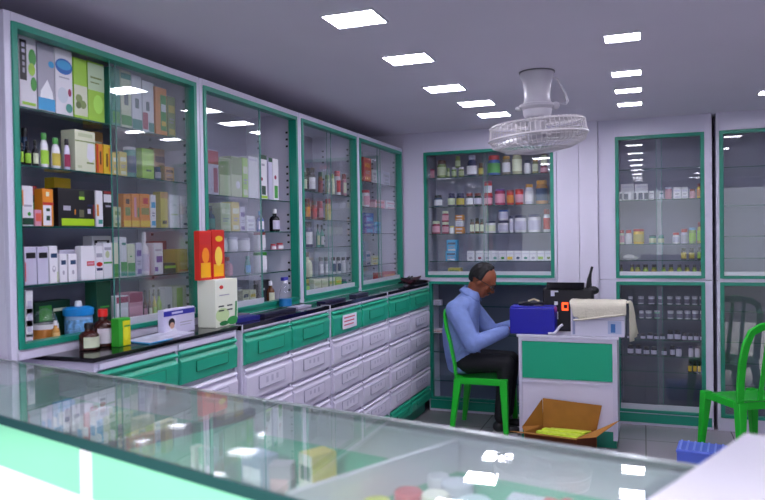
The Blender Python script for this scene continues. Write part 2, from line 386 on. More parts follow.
def shelf_item(side, z, x0, x1, ytop, kind, cols, label, where, pr=None, depth=None, back=0., z_add=0., group=None):
    """side 'L': wall cabinets (front plane x), 'B': back cabinets. Places one pack on the shelf at height z."""
    if side == 'L': axis, val = 0, -2.045-back
    else: axis, val = 1, {'B': 5.875, 'R': 5.905}[side]+back
    zb = z+z_add+.0008
    a = row_y(x0, zb, axis, val); b = row_y(x1, zb, axis, val)
    zt = on((x0+x1)/2, ytop, axis, val)[2]; h = max(.02, zt-zb)
    w = abs((b-a)[1 if side == 'L' else 0])-.0016; w = max(.012, w)
    loc = (val, min(a.y, b.y)+.0008, zb) if side == 'L' else (min(a.x, b.x)+.0008, val, zb); rz = PI/2 if side == 'L' else 0
    maxd = (.29-back) if side == 'L' else (.205-back)
    cols = [cc(c) for c in cols]; nm, cat = NAMES[kind]; lab = label + (' ' + where if where else '')
    if kind == 'carton':
        d = min(maxd, depth or max(.035, min(.09, w*.8)))
        c2 = cols[1] if len(cols) > 1 else '#8a88a0'
        if pr is None: pr = [(.12, .88, .60, .78, c2), (.2, .8, .42, .46, '#8f8da0'), (.2, .7, .34, .38, '#8f8da0'), (.15, .85, .06, .2, cols[2] if len(cols) > 2 else c2)]
        pr = [tuple(cc(k) if isinstance(k, str) and k not in ('e', 't') else k for k in q) for q in pr]
        return carton(nm, lab, cat, loc, rz, w, d, h, cols[0], pr, group)
    if side == 'L':      # round packs: the seen width is the diameter, not the length along the wall
        my = loc[1]+w/2; w2 = w*min(1, 2.05/math.hypot(2.05, my)*1.12); loc = (loc[0], my-w2/2, loc[2]); w = w2
    w = min(w, maxd)
    return jar(nm, lab, cat, loc, rz, w, h, cols[0], cols[1] if len(cols) > 1 else cols[0], cols[2] if len(cols) > 2 else None, group, kind)

# --- nearest wall cabinet
W0 = 'on its %s shelf'
def rowL(ci, zi, zlist, items, where, group):
    for it in items:
        x0, x1, yt, kind, cols, label = it[:6]; kw = it[6] if len(it) > 6 else {}
        shelf_item('L', zlist[zi] if zi < 4 else BOT[ci], x0, x1, yt, kind, cols, label, where, group=group, **kw)
BOT = [1.108+.024+.0005-.008, 1.130, 1.130, 1.130]
BOT = [1.108+.0209]+[1.108+.0149]*3
g = 'tall cartons on the top shelf of the nearest wall cabinet'; w = 'top shelf, nearest wall cabinet'
rowL(0, 0, Z1, [
 (20, 37.5, 37, 'carton', 'WG', 'white carton with black side stripe and green leaves,', dict(depth=.08, pr=[(.02, .42, .38, .94, 'K'), (.14, .32, .84, .9, 'I'), (.14, .32, .76, .81, 'I'), (.17, .30, .66, .72, 'S'), (.17, .30, .58, .63, 'S'), (.17, .30, .48, .55, 'S'), ('e', .75, .72, .22, .12, 'G'), ('e', .7, .55, .2, .09, 'L'), ('e', .8, .35, .18, .1, 'G'), (.1, .9, .04, .08, 'L')])),
 (38.5, 55.5, 45, 'carton', 'SC', 'grey carton with white drop above a blue band,', dict(depth=.08, pr=[(0, 1, .02, .2, 'C'), ('t', [(.1, .2), (.9, .2), (.85, .3), (.55, .48), (.15, .3)], '#f2f2f8'), ('e', .8, .72, .18, .05, 'C'), (.2, .9, .58, .61, 'S')])),
 (56, 73.5, 50, 'carton', 'WC', 'white carton with large blue oval,', dict(depth=.08, pr=[('e', .5, .74, .5, .12, '#1565b8'), ('e', .5, .76, .42, .07, 'C'), (.2, .8, .56, .58, 'S'), ('e', .8, .36, .1, .06, 'M'), ('e', .4, .3, .3, .12, '#cfd6e0'), ('e', .75, .12, .2, .07, 'T')])),
 (74.5, 88, 59, 'carton', 'LA', 'green and white carton with olive fruit picture,', dict(depth=.08, pr=[(0, 1, .05, .55, 'X'), ('e', .35, .33, .25, .07, 'J'), ('e', .65, .24, .25, .07, 'J'), ('e', .3, .22, .2, .06, '#5d7030')])),
 (88.5, 105, 63, 'carton', 'LX', 'lime carton with pale upper half,', dict(depth=.08, pr=[(0, 1, .52, .97, '#c4d8b4'), (.15, .85, .72, .75, 'J'), (.15, .7, .64, .66, 'J'), ('e', .6, .3, .3, .16, '#b4ea5a')])),
 (112, 121, 68, 'carton', 'TG', 'teal and green carton with round emblem,', dict(depth=.07, pr=[('e', .5, .72, .42, .12, 'T'), (.1, .9, .05, .25, 'G')])),
 (121.5, 132, 71, 'carton', 'XT', 'pale carton with green bands,', dict(depth=.07, pr=[(0, 1, .85, .95, 'T'), (.3, .7, .4, .62, '#5a6c70'), (0, 1, .05, .22, 'G')])),
 (132.5, 142.5, 76, 'carton', 'WT', 'white carton with grey figure and green foot,', dict(depth=.07, pr=[(.3, .7, .4, .58, '#5a6c70'), (0, 1, .02, .2, 'T')])),
 (143, 154.5, 82, 'carton', 'WT', 'white carton with red patch and green foot,', dict(depth=.07, pr=[(.3, .6, .42, .6, '#5a6c70'), (0, .45, .05, .38, '#b05060'), (.5, 1, .02, .2, 'T')])),
 (156, 167.5, 88, 'carton', 'OG', 'orange carton with green panel,', dict(depth=.06, pr=[(.42, .95, .1, .85, 'G'), (.48, .9, .5, .66, 'W'), (.5, .88, .2, .3, 'Y')])),
 (168, 176, 97, 'carton', 'JF', 'olive green carton next to the orange one,', dict(depth=.06)),
], w, g)
g = 'packs on the second shelf of the nearest wall cabinet'; w = 'second shelf, nearest wall cabinet'
rowL(0, 1, Z1, [
 (20.5, 25.5, 143, 'jar', 'KKL', 'dark jar with lime label against the frame,'),
 (26.5, 33.5, 141, 'bottle', 'KKL', 'dark bottle with wide lime label,'),
 (34.5, 41, 140, 'bottle', 'KKX', 'dark bottle with pale and lime label,'),
 (41.5, 52, 133, 'shampoo', 'WGL', 'larger white bottle with green cap,'),
 (53, 64, 138, 'shampoo', 'WGF', 'smaller white bottle with green cap,'),
 (65, 73, 139, 'shampoo', 'IKM', 'lavender bottle with dark cap,'),
 (75.5, 96, 131, 'carton', 'XJ', 'wide pale carton with grey green seal,', dict(depth=.07, pr=[(0, 1, .72, .75, 'J'), (.15, .85, .84, .93, 'A'), ('t', [(.55, .35), (.75, .22), (.95, .35), (.9, .7), (.6, .7)], 'W'), (.55, .9, .2, .24, 'J'), (.1, .3, .08, .14, 'A')])),
 (97, 103.5, 144, 'carton', 'OR', 'orange carton with red edge,', dict(pr=[(0, .25, .02, .98, 'R'), (.45, .7, .3, .75, 'E')])),
 (104, 112, 145, 'carton', 'YE', 'yellow carton with brown figure,', dict(pr=[(.3, .5, .25, .7, 'E'), (.6, .9, .1, .9, 'O')])),
 (112.8, 119, 153, 'carton', 'FX', 'small pale yellow carton at the glass edge,'),
 (119.6, 127.5, 152, 'carton', 'FX', 'pale yellow carton behind the glass,'),
 (129, 141, 147, 'tall', 'TWU', 'tall teal canister with white cap,'),
 (142.5, 154.5, 149, 'carton', 'LJ', 'plain lime carton,', dict(pr=[(.3, .75, .24, .3, 'D')])),
 (156.5, 164, 167, 'jar', 'UUS', 'small dark blue jar,'),
 (165, 174.5, 167, 'carton', 'HE', 'small brown carton,'),
], w, g)
shelf_item('L', Z1[1], 93, 104, 132, 'carton', 'HX', 'brown carton behind the orange packs,', w, back=.12, group=g)
shelf_item('L', Z1[1], 154, 167, 149, 'carton', 'HE', 'tall brown carton behind the dark blue jar,', w, back=.12, group=g)
shelf_item('L', Z1[1], 24, 31, 128, 'jar', 'UK', 'dark blue jar at the back near the frame,', w, back=.12, group=g)
g = 'packs on the middle shelf of the nearest wall cabinet'; w = 'middle shelf, nearest wall cabinet'
rowL(0, 2, Z1, [
 (22.5, 34, 186, 'carton', 'WD', 'white carton with dark green foot,', dict(pr=[(0, 1, .03, .2, 'D'), (.15, .85, .48, .53, 'S'), ('e', .6, .3, .15, .05, 'G'), (0, .1, .5, .9, 'O')])),
 (35, 42, 210, 'carton', 'PR', 'small pink red carton,', dict(pr=[(.1, .9, .3, .8, '#e0614e')])),
 (43, 54, 189, 'carton', 'OR', 'orange topped carton with white lower half,', dict(pr=[(.02, .8, .02, .56, 'W'), (0, 1, .57, .64, 'R'), (.3, .65, .4, .48, 'D'), (.3, .65, .15, .28, 'D'), (.3, .6, .8, .92, 'X')])),
 (58.5, 95.5, 189, 'carton', 'KL', 'wide black display carton with lime foot,', dict(depth=.09, pr=[(.08, .97, .02, .21, '#a6d21a'), (.13, .32, .42, .54, 'S'), (.55, .70, .72, .8, 'L'), (.56, .70, .8, .95, '#3a5020'), (.55, .68, .25, .45, '#6b6a50'), (.78, .87, .35, .48, 'I'), (.42, .45, .32, .45, 'O'), (.78, .95, .55, .6, 'N'), (.93, .98, .25, .6, 'Q')])),
 (96.3, 103.5, 191, 'carton', 'WO', 'white carton with orange stripe,', dict(pr=[(.1, .4, .3, .62, 'O'), (.3, .9, .08, .2, 'T')])),
 (104, 112.8, 191, 'carton', 'KW', 'black carton with white top,', dict(pr=[(0, 1, .68, .9, 'W'), (.2, .8, .55, .6, 'S'), (0, 1, .92, .99, 'Q')])),
 (114, 121.5, 207, 'carton', 'AJ', 'low grey green carton,'),
 (124, 131.5, 194, 'carton', 'OY', 'first orange yellow carton of the glass covered row,', dict(pr=[(0, 1, .02, .2, 'Y'), (.2, .9, .35, .6, 'J'), (.3, .8, .7, .85, 'E')])),
 (132, 140, 194, 'carton', 'OY', 'second orange yellow carton of the glass covered row,', dict(pr=[(0, 1, .02, .2, 'Y'), (.3, .6, .3, .9, 'P'), (.7, .95, .3, .6, 'J')])),
 (140.5, 150.5, 194, 'carton', 'OY', 'third orange yellow carton of the glass covered row,', dict(pr=[(0, 1, .02, .2, 'Y'), (.1, .9, .38, .58, '#8a8c30'), (.3, .8, .7, .88, 'R')])),
 (151, 156.5, 195, 'carton', 'WC', 'narrow white and blue carton,'),
 (161, 168.5, 192, 'carton', 'FE', 'tan carton with brown top,', dict(pr=[(0, 1, .82, .98, 'H'), (.2, .8, .1, .2, 'E')])),
 (170, 179.5, 195, 'carton', 'WT', 'plain white carton with faint green line,', dict(pr=[(.15, .85, .38, .42, 'A'), (.3, .7, .68, .7, 'S')])),
 (181, 190, 196, 'carton', 'WU', 'white carton with dark blue leaf marks,', dict(pr=[('e', .7, .5, .15, .06, 'U'), ('e', .5, .12, .25, .04, 'U')])),
], w, g)
shelf_item('L', Z1[2], 55, 72, 178, 'carton', 'YO', 'yellow carton standing behind the black display carton,', w, back=.12, depth=.05, group=g)
shelf_item('L', Z1[2], 33, 41, 186, 'jar', 'DRG', 'dark green bottle with red top behind,', w, back=.12, group=g)
g = 'packs on the fourth shelf of the nearest wall cabinet'; w = 'fourth shelf, nearest wall cabinet'
rowL(0, 3, Z1, [
 (25, 37.3, 247, 'carton', 'IK', 'lavender carton with black band next to the frame,', dict(pr=[(.12, .9, .7, .85, 'K'), (0, .08, .1, .6, 'R')])),
 (38, 49, 247, 'carton', 'IK', 'second lavender carton with black band,', dict(pr=[(.12, .9, .7, .85, 'K')])),
 (50, 58.5, 246, 'carton', 'WU', 'white carton with curled grey mark,', dict(pr=[(.15, .9, .68, .8, 'U'), ('e', .5, .38, .2, .09, 'S'), ('e', .5, .4, .12, .05, 'W'), (.85, 1, .02, .3, 'A')])),
 (60, 67.5, 254, 'carton', 'WU', 'short white carton with small grey mark,', dict(pr=[(.2, .85, .62, .78, 'U'), ('e', .5, .34, .15, .08, 'S')])),
 (69, 77.5, 254, 'carton', 'WT', 'second short white carton with small grey mark,', dict(pr=[(.2, .85, .62, .78, 'U'), ('e', .5, .34, .15, .08, 'S')])),
 (81.5, 95.5, 246, 'carton', 'WR', 'white pouch shaped pack with red label,', dict(depth=.03, pr=[(.4, .95, .42, .55, 'R'), (.45, .9, .45, .52, 'P')])),
 (96, 103.5, 246, 'carton', 'WR', 'white pack with red oval and dark band,', dict(depth=.04, pr=[(.1, .9, .66, .78, 'S'), ('e', .5, .45, .42, .07, 'R'), (.1, .9, .26, .34, 'N')])),
 (104, 112.5, 243, 'carton', 'WG', 'white pack with green stripe and leaf,', dict(depth=.04, pr=[(0, 1, .42, .47, 'G'), ('e', .45, .68, .25, .1, 'A'), (.1, .9, .8, .88, 'S')])),
 (114, 119.5, 243, 'carton', 'XG', 'pale green ended carton at the door edge,', dict(pr=[(0, 1, .02, .4, 'G')])),
 (121, 127.5, 237, 'carton', 'WG', 'white carton fading to green, nearer one,', dict(pr=[(0, 1, .02, .14, 'T'), (0, 1, .14, .38, 'G'), (.2, .8, .8, .86, 'T')])),
 (128, 135.5, 244, 'carton', 'XG', 'white carton fading to green, farther one,', dict(pr=[(0, 1, .02, .14, 'T'), (0, 1, .14, .42, 'G'), (.3, .6, .6, .64, 'G')])),
 (136.5, 142.5, 243, 'carton', 'IV', 'lilac carton with violet square,'),
 (143.5, 154, 232, 'bottle', 'WWI', 'white bottle with tall white cap,'),
 (154.8, 163.5, 243, 'carton', 'WV', 'white carton with violet squares,', dict(pr=[(.2, .9, .38, .58, 'V'), (.0, .4, .1, .24, 'V'), (.1, .8, .75, .8, 'S')])),
 (164.5, 176, 263, 'carton', 'DF', 'low dark green carton with lime strip,', dict(pr=[(0, 1, .5, .75, 'L')])),
 (177.5, 195, 249, 'carton', 'FJ', 'plain yellow carton by the end panel,', dict(pr=[(.1, .9, .05, .12, 'O')], depth=.08)),
], w, g)
shelf_item('L', Z1[3], 60, 80, 250, 'carton', 'IK', 'long lavender carton behind the short white ones,', w, back=.07, depth=.05, group=g, pr=[(.05, .45, .7, .85, 'K'), (.5, .95, .7, .85, 'K')])
shelf_item('L', Z1[3], 93, 112, 236, 'carton', 'WK', 'white carton with black label, tallest at the back,', w, back=.08, depth=.05, group=g, pr=[(.1, .9, .78, .9, 'K'), (.25, .75, .81, .87, 'W')])
shelf_item('L', Z1[3], 155, 168, 241, 'carton', 'QM', 'dark red carton at the back,', w, back=.12, depth=.05, group=g)
g = 'packs on the bottom board of the nearest wall cabinet'; w = 'bottom board, nearest wall cabinet'
rowL(0, 4, Z1, [
 (97.5, 112, 281, 'carton', 'DG', 'tall dark green carton behind the medicine bottles,', dict(depth=.06, pr=[(.2, .85, .5, .53, 'G'), (.3, .9, .2, .22, 'G')])),
 (117, 129, 296, 'carton', 'WM', 'white carton with maroon top behind the sliding glass,', dict(pr=[(0, 1, .8, .98, 'M')])),
 (130, 143.5, 292, 'carton', 'PM', 'pink carton with maroon top behind the sliding glass,', dict(pr=[(0, 1, .72, .98, 'M')])),
 (145, 149.5, 290, 'bottle', 'EKP', 'first small bottle with dark cap,'),
 (150, 154, 290, 'bottle', 'EKX', 'second small bottle with dark cap,'),
 (154.5, 158.5, 289, 'bottle', 'FKL', 'third small bottle, lime label, dark cap,'),
 (159, 164, 289, 'bottle', 'LKL', 'fourth small bottle, bright lime, dark cap,'),
 (165.5, 173, 287, 'carton', 'WU', 'white carton with blue grey figure,', dict(pr=[(.3, .7, .2, .5, 'U')])),
 (173.7, 187, 286, 'carton', 'XL', 'pale carton with wide lime stripe,', dict(pr=[(.25, .7, .05, .95, 'L')])),
], w, g)
for k in range(4):
    shelf_item('L', BOT[0], 26, 33.5, 347-14.5*(k+1)+1.5, 'carton', 'WI', 'small white box, %s of the stack against the frame,' % ['lowest', 'second', 'third', 'topmost'][k], w, z_add=.036*k+(.001*k), group=g, pr=[(.2, .8, .3, .6, 'I')])
shelf_item('L', BOT[0], 36, 71, 301, 'carton', 'DG', 'wide green carton at the back,', w, back=.10, depth=.06, group=g, pr=[(.5, .92, .72, .8, 'X'), (.1, .45, .5, .9, 'G')])
def tub_at(name, label, cat, loc, r, parts, g=None):
    t = thing(name, label, cat, loc, 0, g)
    for nm, prof, m in parts: one().lathe(prof, (0, 0, 0), m, 24).build(nm, t)
    return t
p = row_y(48.5, 1.13, 0, -2.095); r = .046
tub_at('snack_tub', 'clear domed tub of orange sweets with white label, on bottom of nearest wall cabinet', 'tub', (-2.11, p.y, BOT[0]+.0005), r,
       [('tub', [(r*.9, 0), (r, .005), (r, .045), (r*.97, .05), (r*.9, .05), (0.001, .0505)], P('#c07a30', .3)), ('label', [(r*1.01, .05), (r*1.01, .068), (r*.9, .0685)], P('#e8e6ea')), ('lid', [(r*.99, .0685), (r*.9, .09), (r*.6, .115), (r*.2, .127), (.001, .128)], CLEAR)], g)
p = row_y(55.5, 1.13, 0, -2.035)
jar('dropper_bottle', 'small bottle with white pointed cap in front of the clear tub, nearest wall cabinet', 'bottle', (-2.02, p.y-.013, BOT[0]), PI/2, .028, .085, '#c98f4a', '#eceaf0', '#d8b070', g, 'bottle')
p = row_y(80, 1.13, 0, -2.085); r = .056
tub_at('wipes_tub', 'white and blue wipes tub with bright blue lid, on bottom of nearest wall cabinet', 'tub', (-2.09, p.y, BOT[0]+.0005), r,
       [('tub', [(r*.86, 0), (r*.9, .004), (r*.92, .085)], P('#8fb4dc', .3)), ('label', [(r*.93, .015), (r*.94, .07)], mat('#6fa6dc', .4, var=.5, scale=60)), ('lid', [(r, .085), (r*1.03, .088), (r*1.03, .112), (r*.8, .118), (r*.4, .12)], P('#1f8fe0', .3)), ('spout', [(r*.25, .12), (r*.22, .14), (r*.1, .142)], P('#f0f0f6'))], g)

# --- second wall cabinet
g = 'packs on the top shelf of the second wall cabinet'; w = 'top shelf, second wall cabinet'
rowL(1, 0, Z2, [
 (208.5, 219, 150, 'carton', 'IR', 'red topped carton,', dict(pr=[(0, 1, .68, .98, '#b03038'), (.5, .9, .05, .6, '#a04860')])),
 (220, 231, 158, 'carton', 'AJ', 'first dull green carton behind the glass,', dict(depth=.07, pr=[(0, 1, .55, .98, 'J')])),
 (231.5, 242.5, 157, 'carton', 'AJ', 'second dull green carton behind the glass,', dict(depth=.07, pr=[(0, 1, .55, .98, 'J'), ('e', .6, .3, .2, .1, 'W')])),
 (243, 248.5, 158, 'carton', 'LX', 'narrow lime carton,'),
 (249, 258.5, 157, 'carton', 'WI', 'plain white carton,', dict(pr=[(.1, .9, .9, .95, 'I')])),
 (259.5, 267.5, 155, 'carton', 'WG', 'white carton with green top and black fruit,', dict(pr=[(0, 1, .9, 1, 'D'), (.3, .8, .1, .3, 'D'), (.3, .7, .75, .8, 'S'), (0, 1, .02, .08, 'L'), ('e', .3, .45, .15, .04, 'M')])),
 (269, 273, 158, 'carton', 'IG', 'narrow grey carton with green top,', dict(pr=[(0, 1, .9, 1, 'D')])),
 (273.5, 279, 159, 'carton', 'WG', 'slim white carton with green leaves,', dict(pr=[(.2, .8, .05, .35, 'G'), ('e', .4, .55, .2, .05, 'M')])),
], w, g)
g = 'packs on the second shelf of the second wall cabinet'; w = 'second shelf, second wall cabinet'
rowL(1, 1, Z2, [
 (210, 219, 206, 'bottle', 'UKT', 'dark teal bottle,'),
 (221, 231, 203, 'carton', 'AX', 'pale green carton behind the glass,'),
 (232, 240, 202, 'carton', 'FX', 'pale yellow carton behind the glass,'),
 (240.5, 245.5, 207, 'carton', 'IV', 'narrow lilac carton,'),
 (247, 255, 216, 'carton', 'WI', 'short white carton,'),
 (260, 267, 211, 'bottle', 'BCW', 'small blue bottle with red foot,'),
 (274.5, 284, 209, 'bottle', 'KWI', 'dark bottle with lilac label and white tip,'),
], w, g)
g = 'tubs on the third shelf of the second wall cabinet'; w = 'third shelf, second wall cabinet'
rowL(1, 2, Z2, [
 (223, 231, 238, 'tub', 'WIW', 'first white tub behind the glass,'),
 (232, 242, 237, 'tub', 'WIW', 'second white tub behind the glass,'),
 (243.5, 255, 238, 'tub', 'WIW', 'third white tub behind the glass,'),
 (259.5, 270.5, 232, 'tub', ['#e4e2ea', 'Q', 'W'], 'white tub with dark red lid,'),
 (273, 278.5, 244, 'jar', 'PRW', 'nearer small pink lidded jar,'),
 (279.5, 286.5, 243, 'jar', 'PRW', 'farther small pink lidded jar,'),
], w, g)
g = 'packs on the fourth shelf of the second wall cabinet'; w = 'fourth shelf, second wall cabinet'
rowL(1, 3, Z2, [
 (227, 237, 257, 'bottle', 'PRP', 'pale pink bottle behind the glass,'),
 (246, 254, 256, 'shampoo', 'TTC', 'teal spray bottle behind the glass,'),
 (260, 272.5, 252, 'tub', 'WGW', 'white tub with green lid,'),
], w, g)
g = 'packs on the bottom board of the second wall cabinet'; w = 'on bottom of second wall cabinet'
rowL(1, 4, Z2, [
 (243, 249.5, 290, 'carton', 'XU', 'nearer pale carton behind the glass,'),
 (250, 256.5, 290, 'carton', 'XF', 'farther pale carton behind the glass,'),
 (261, 271, 280, 'carton', 'KS', 'black carton with tiny white mark,', dict(pr=[(.2, .4, .55, .65, 'W')], back=.10, depth=.05)),
 (270.5, 278, 281, 'bottle', 'EWX', 'brown bottle with white cap and pale label,', dict(back=-.005)),
], w, g)
# clear spray bottle
p = row_y(285.5, ZT if 'ZT' in globals() else 1.1068, 0, -1.925)
t = thing('spray_bottle', 'clear spray bottle with violet trigger head and blue label on the long worktop', 'bottle', (-1.925, p.y, 1.1066), PI/2)
one().lathe([(.034, 0), (.036, .004), (.036, .08), (.030, .10), (.014, .135), (.012, .145)], (0, 0, 0), CLEAR, 20).build('bottle', t)
one().lathe([(.0365, .012), (.0368, .055)], (0, 0, 0), P('#1a78b8', .4), 20).build('label', t)
b = one().box(-.034, .022, -.010, .010, .158, .178, P('#3a36a0')); b.lathe([(.015, .143), (.015, .160)], (0, 0, 0), P('#e8e8f0')); b.build('spray_head', t, bevel=.002)
one().tube([(.014, 0, .160), (.028, 0, .135), (.036, 0, .115)], .0045, P('#e8e8f0')).build('trigger', t)

# --- third wall cabinet
g = 'jars on the top shelf of the third wall cabinet'; w = 'top shelf, third wall cabinet'
rowL(2, 0, Z3, [
 (304, 309.5, 172, 'jar', 'KKX', 'dark jar with pale label by the frame,'),
 (310.5, 319.5, 168, 'jar', 'KKW', 'large dark lidded jar with white label,'),
 (320.5, 325, 172, 'jar', 'QKQ', 'dark red jar,'),
 (327.5, 332, 175, 'jar', 'AJX', 'dull green jar,'), (332.5, 336.5, 174, 'jar', 'XJX', 'pale jar beside the dull green one,'),
 (337.5, 343.5, 171, 'jar', 'WRR', 'white and red jar,'), (344.2, 349, 174, 'jar', 'PQX', 'pinkish jar,'),
], w, g)
g = 'jars on the second shelf of the third wall cabinet'; w = 'second shelf, third wall cabinet'
rowL(2, 1, Z3, [
 (302.5, 306, 200, 'jar', 'KKK', 'black jar by the frame,'), (306.6, 313.5, 199, 'jar', 'EKO', 'dark lidded jar with orange label,'),
 (314, 319.5, 201, 'jar', 'QKR', 'dark lidded jar with red label,'), (320, 326, 201, 'jar', 'QQP', 'dark red jar with pink label,'),
 (328, 333.5, 199, 'jar', 'FQF', 'yellowish jar,'),
], w, g)
g = 'bottles on the third shelf of the third wall cabinet'; w = 'third shelf, third wall cabinet'
rowL(2, 2, Z3, [
 (303, 307, 226, 'bottle', 'KKK', 'black bottle by the frame,'), (307.6, 316.5, 222, 'jar', 'NKW', 'dark jar with white label,'),
 (318, 321.5, 224, 'bottle', 'TKA', 'nearer teal bottle,'), (322, 326, 225, 'bottle', 'TKW', 'farther teal bottle,'),
], w, g)
g = 'bottles on the fourth shelf of the third wall cabinet'; w = 'fourth shelf, third wall cabinet'
rowL(2, 3, Z3, [
 (306.5, 317, 252, 'bottle', 'XEX', 'large pale bottle,'),
 (321, 325.7, 257, 'jar', 'SKW', 'first small dark capped jar of the row,'), (326.5, 331.5, 257, 'jar', 'SKW', 'second small dark capped jar of the row,'),
 (333.5, 338, 257, 'jar', 'WKU', 'third small dark capped jar of the row,'), (338.6, 343, 257, 'jar', 'WKU', 'fourth small dark capped jar of the row,'),
 (343.6, 347.6, 257, 'jar', 'WKW', 'fifth small dark capped jar of the row,'), (348.2, 352, 257, 'jar', 'WKW', 'sixth small dark capped jar of the row,'),
], w, g)
g = 'packs on the bottom board of the third wall cabinet'; w = 'on bottom of third wall cabinet'
rowL(2, 4, Z3, [
 (306, 313, 279, 'jar', 'JFL', 'rounded olive jar,'), (314, 321.5, 279, 'carton', 'XA', 'first pale green carton,'), (322, 328.5, 279, 'carton', 'XA', 'second pale green carton,'),
 (329, 335.5, 278, 'carton', 'XF', 'third pale carton, yellowish,'), (336, 342, 277, 'carton', 'LY', 'yellow green carton,'), (344, 350, 279, 'jar', 'TUW', 'blue green jar,'),
], w, g)
# --- farthest wall cabinet
w = 'in farthest wall cabinet'; g = 'packs in the farthest wall cabinet'
rowL(3, 0, Z4, [(364, 371.5, 158, 'carton', 'RO', 'red carton on top shelf,'), (372.5, 377, 170, 'carton', 'WS', 'white carton on top shelf,'), (383, 390, 172, 'carton', 'IS', 'grey carton on top shelf,')], w, g)
rowL(3, 1, Z4, [(365, 374, 190, 'tub', 'WRP', 'white tub with red lid on second shelf,'), (375, 385, 200, 'carton', 'PR', 'flat pink carton on second shelf,'), (386, 396, 201, 'carton', 'WP', 'flat white and pink carton on second shelf,')], w, g)
rowL(3, 2, Z4, [(366, 374, 213, 'carton', 'BC', 'tall blue carton on third shelf,'), (375, 381, 222, 'carton', 'CB', 'pale blue carton on third shelf,')], w, g)
rowL(3, 3, Z4, [(366, 371, 251, 'carton', 'SU', 'grey carton on fourth shelf,'), (372, 379, 256, 'carton', 'XF', 'yellowish carton on fourth shelf,')], w, g)
rowL(3, 4, Z4, [(383, 396, 272, 'carton', 'RO', 'long low red carton on bottom,')], w, g)

# --- back cabinet above the man
def rowB(side, z, items, where, group, **k0):
    for it in items:
        x0, x1, yt, kind, cols, label = it[:6]; kw = dict(k0); kw.update(it[6] if len(it) > 6 else {})
        shelf_item(side, z, x0, x1, yt, kind, cols, label, where, group=group, **kw)
BW = 'in back cabinet above the man'; g = 'jars on the top shelf of the back cabinet above the man'; w = 'on top shelf above the man'
rowB('B', B1[0], [
 (429.5, 434, 169, 'tub', 'PMP', 'small pink tub,'), (436, 445.5, 160, 'jar', 'JEA', 'large olive green jar with dark lid,'), (446.5, 449.5, 168, 'jar', 'JJA', 'small olive jar beside the large one,'),
 (451, 456, 167, 'jar', 'JWA', 'left lower olive jar of the stacked three,'), (458, 463.5, 167, 'jar', 'JWA', 'right lower olive jar of the stacked three,'),
 (466, 477, 155, 'shampoo', 'NIW', 'large white and violet pouch bottle,'), (478, 483.5, 163, 'jar', 'EEF', 'small brown jar,'),
 (486.5, 499.5, 155, 'jar', 'BRG', 'wide red lidded jar with green band,'), (501.5, 510, 156, 'goldjar', ['#8a8070', '#b5862a', 'W'], 'gold lidded jar with white label,'),
 (511.5, 521.5, 151, 'goldjar', ['#a8a888', '#c08a20', 'X'], 'tallest gold lidded jar,'), (523.5, 530.5, 160, 'jar', 'WNW', 'white jar with dark lid,'), (532, 538, 159, 'goldjar', ['#8a8a5c', '#b5862a', 'X'], 'small gold lidded jar,'),
 (540, 547.3, 164, 'jar', 'MKP', 'dark pink jar, lower of two,'),
], w, g)
shelf_item('B', B1[0], 454.5, 460, 156, 'jar', 'JJA', 'olive jar on top of the stacked three,', w, z_add=.078, group=g)
shelf_item('B', B1[0], 540.3, 547, 152, 'jar', 'XEX', 'pale jar on top of the dark pink one,', w, z_add=.066, group=g)
g = 'jars on the second shelf of the back cabinet above the man'; w = 'on second shelf above the man'
rowB('B', B1[1], [
 (433, 441.5, 195, 'jar', 'UKW', 'dark lidded jar with white label,'), (447, 454.5, 193, 'jar', 'NNA', 'violet lidded jar,'), (455.5, 463.7, 193, 'jar', 'NNF', 'violet lidded jar with yellow label,'),
 (465, 472.5, 193, 'jar', 'KQW', 'dark red lidded jar, nearer the middle,'), (473.2, 481, 193, 'jar', 'KQI', 'dark red lidded jar beside the red stack,'),
 (483, 492, 194, 'tub', 'MRP', 'red tub, lower of the red stack,'), (494, 504.5, 189, 'tall', 'MVP', 'purple and pink canister,'),
 (506, 513.5, 190, 'tub', 'RQO', 'bright red tub with orange label,'), (514.5, 523, 189, 'tub', 'RRP', 'bright red tub with pale label,'),
 (524.5, 533, 184, 'goldjar', ['#c8c8dc', '#c08a20', 'W'], 'white jar with gold lid,'), (535, 547.5, 180, 'goldjar', ['#b07a3a', '#c08a20', 'U'], 'largest amber jar with gold lid,'),
], w, g)
shelf_item('B', B1[1], 483.5, 491.5, 181, 'tub', 'RMW', 'red tub, upper of the red stack,', w, z_add=.092, group=g)
g = 'jars on the third shelf of the back cabinet above the man'; w = 'on third shelf above the man'
rowB('B', B1[2], [
 (431, 439.3, 221, 'jar', 'MXP', 'pink jar with pale lid,'), (441, 448.3, 222, 'jar', 'MXP', 'pink jar, lower of two,'), (449, 453.8, 226, 'jar', 'WFW', 'small white jar with yellow lid,'),
 (455, 463.5, 227, 'carton', 'OW', 'orange box, lowest of three,'), (469.5, 474, 219, 'jar', 'EKX', 'first dark lidded pale jar of three,'), (474.6, 479, 218, 'jar', 'EKX', 'second dark lidded pale jar of three,'), (479.6, 483.6, 219, 'jar', 'EKX', 'third dark lidded pale jar of three,'),
 (484.5, 495, 221, 'tub', 'WNX', 'white tub with violet lid,'), (497, 508, 221, 'tub', 'WNI', 'white tub, lower of two,'), (509, 513, 216, 'tub', 'WNI', 'narrow white tub,'),
 (513.6, 525.8, 215, 'tub', 'WNI', 'nearer of the two largest white tubs,'), (527, 540.5, 214, 'tub', 'WNI', 'farther of the two largest white tubs,'), (543, 550, 209, 'jar', 'WQR', 'white and red jar by the frame,'),
], w, g)
shelf_item('B', B1[2], 441.3, 448, 211, 'jar', 'MXP', 'pink jar, upper of two,', w, z_add=.103, group=g)
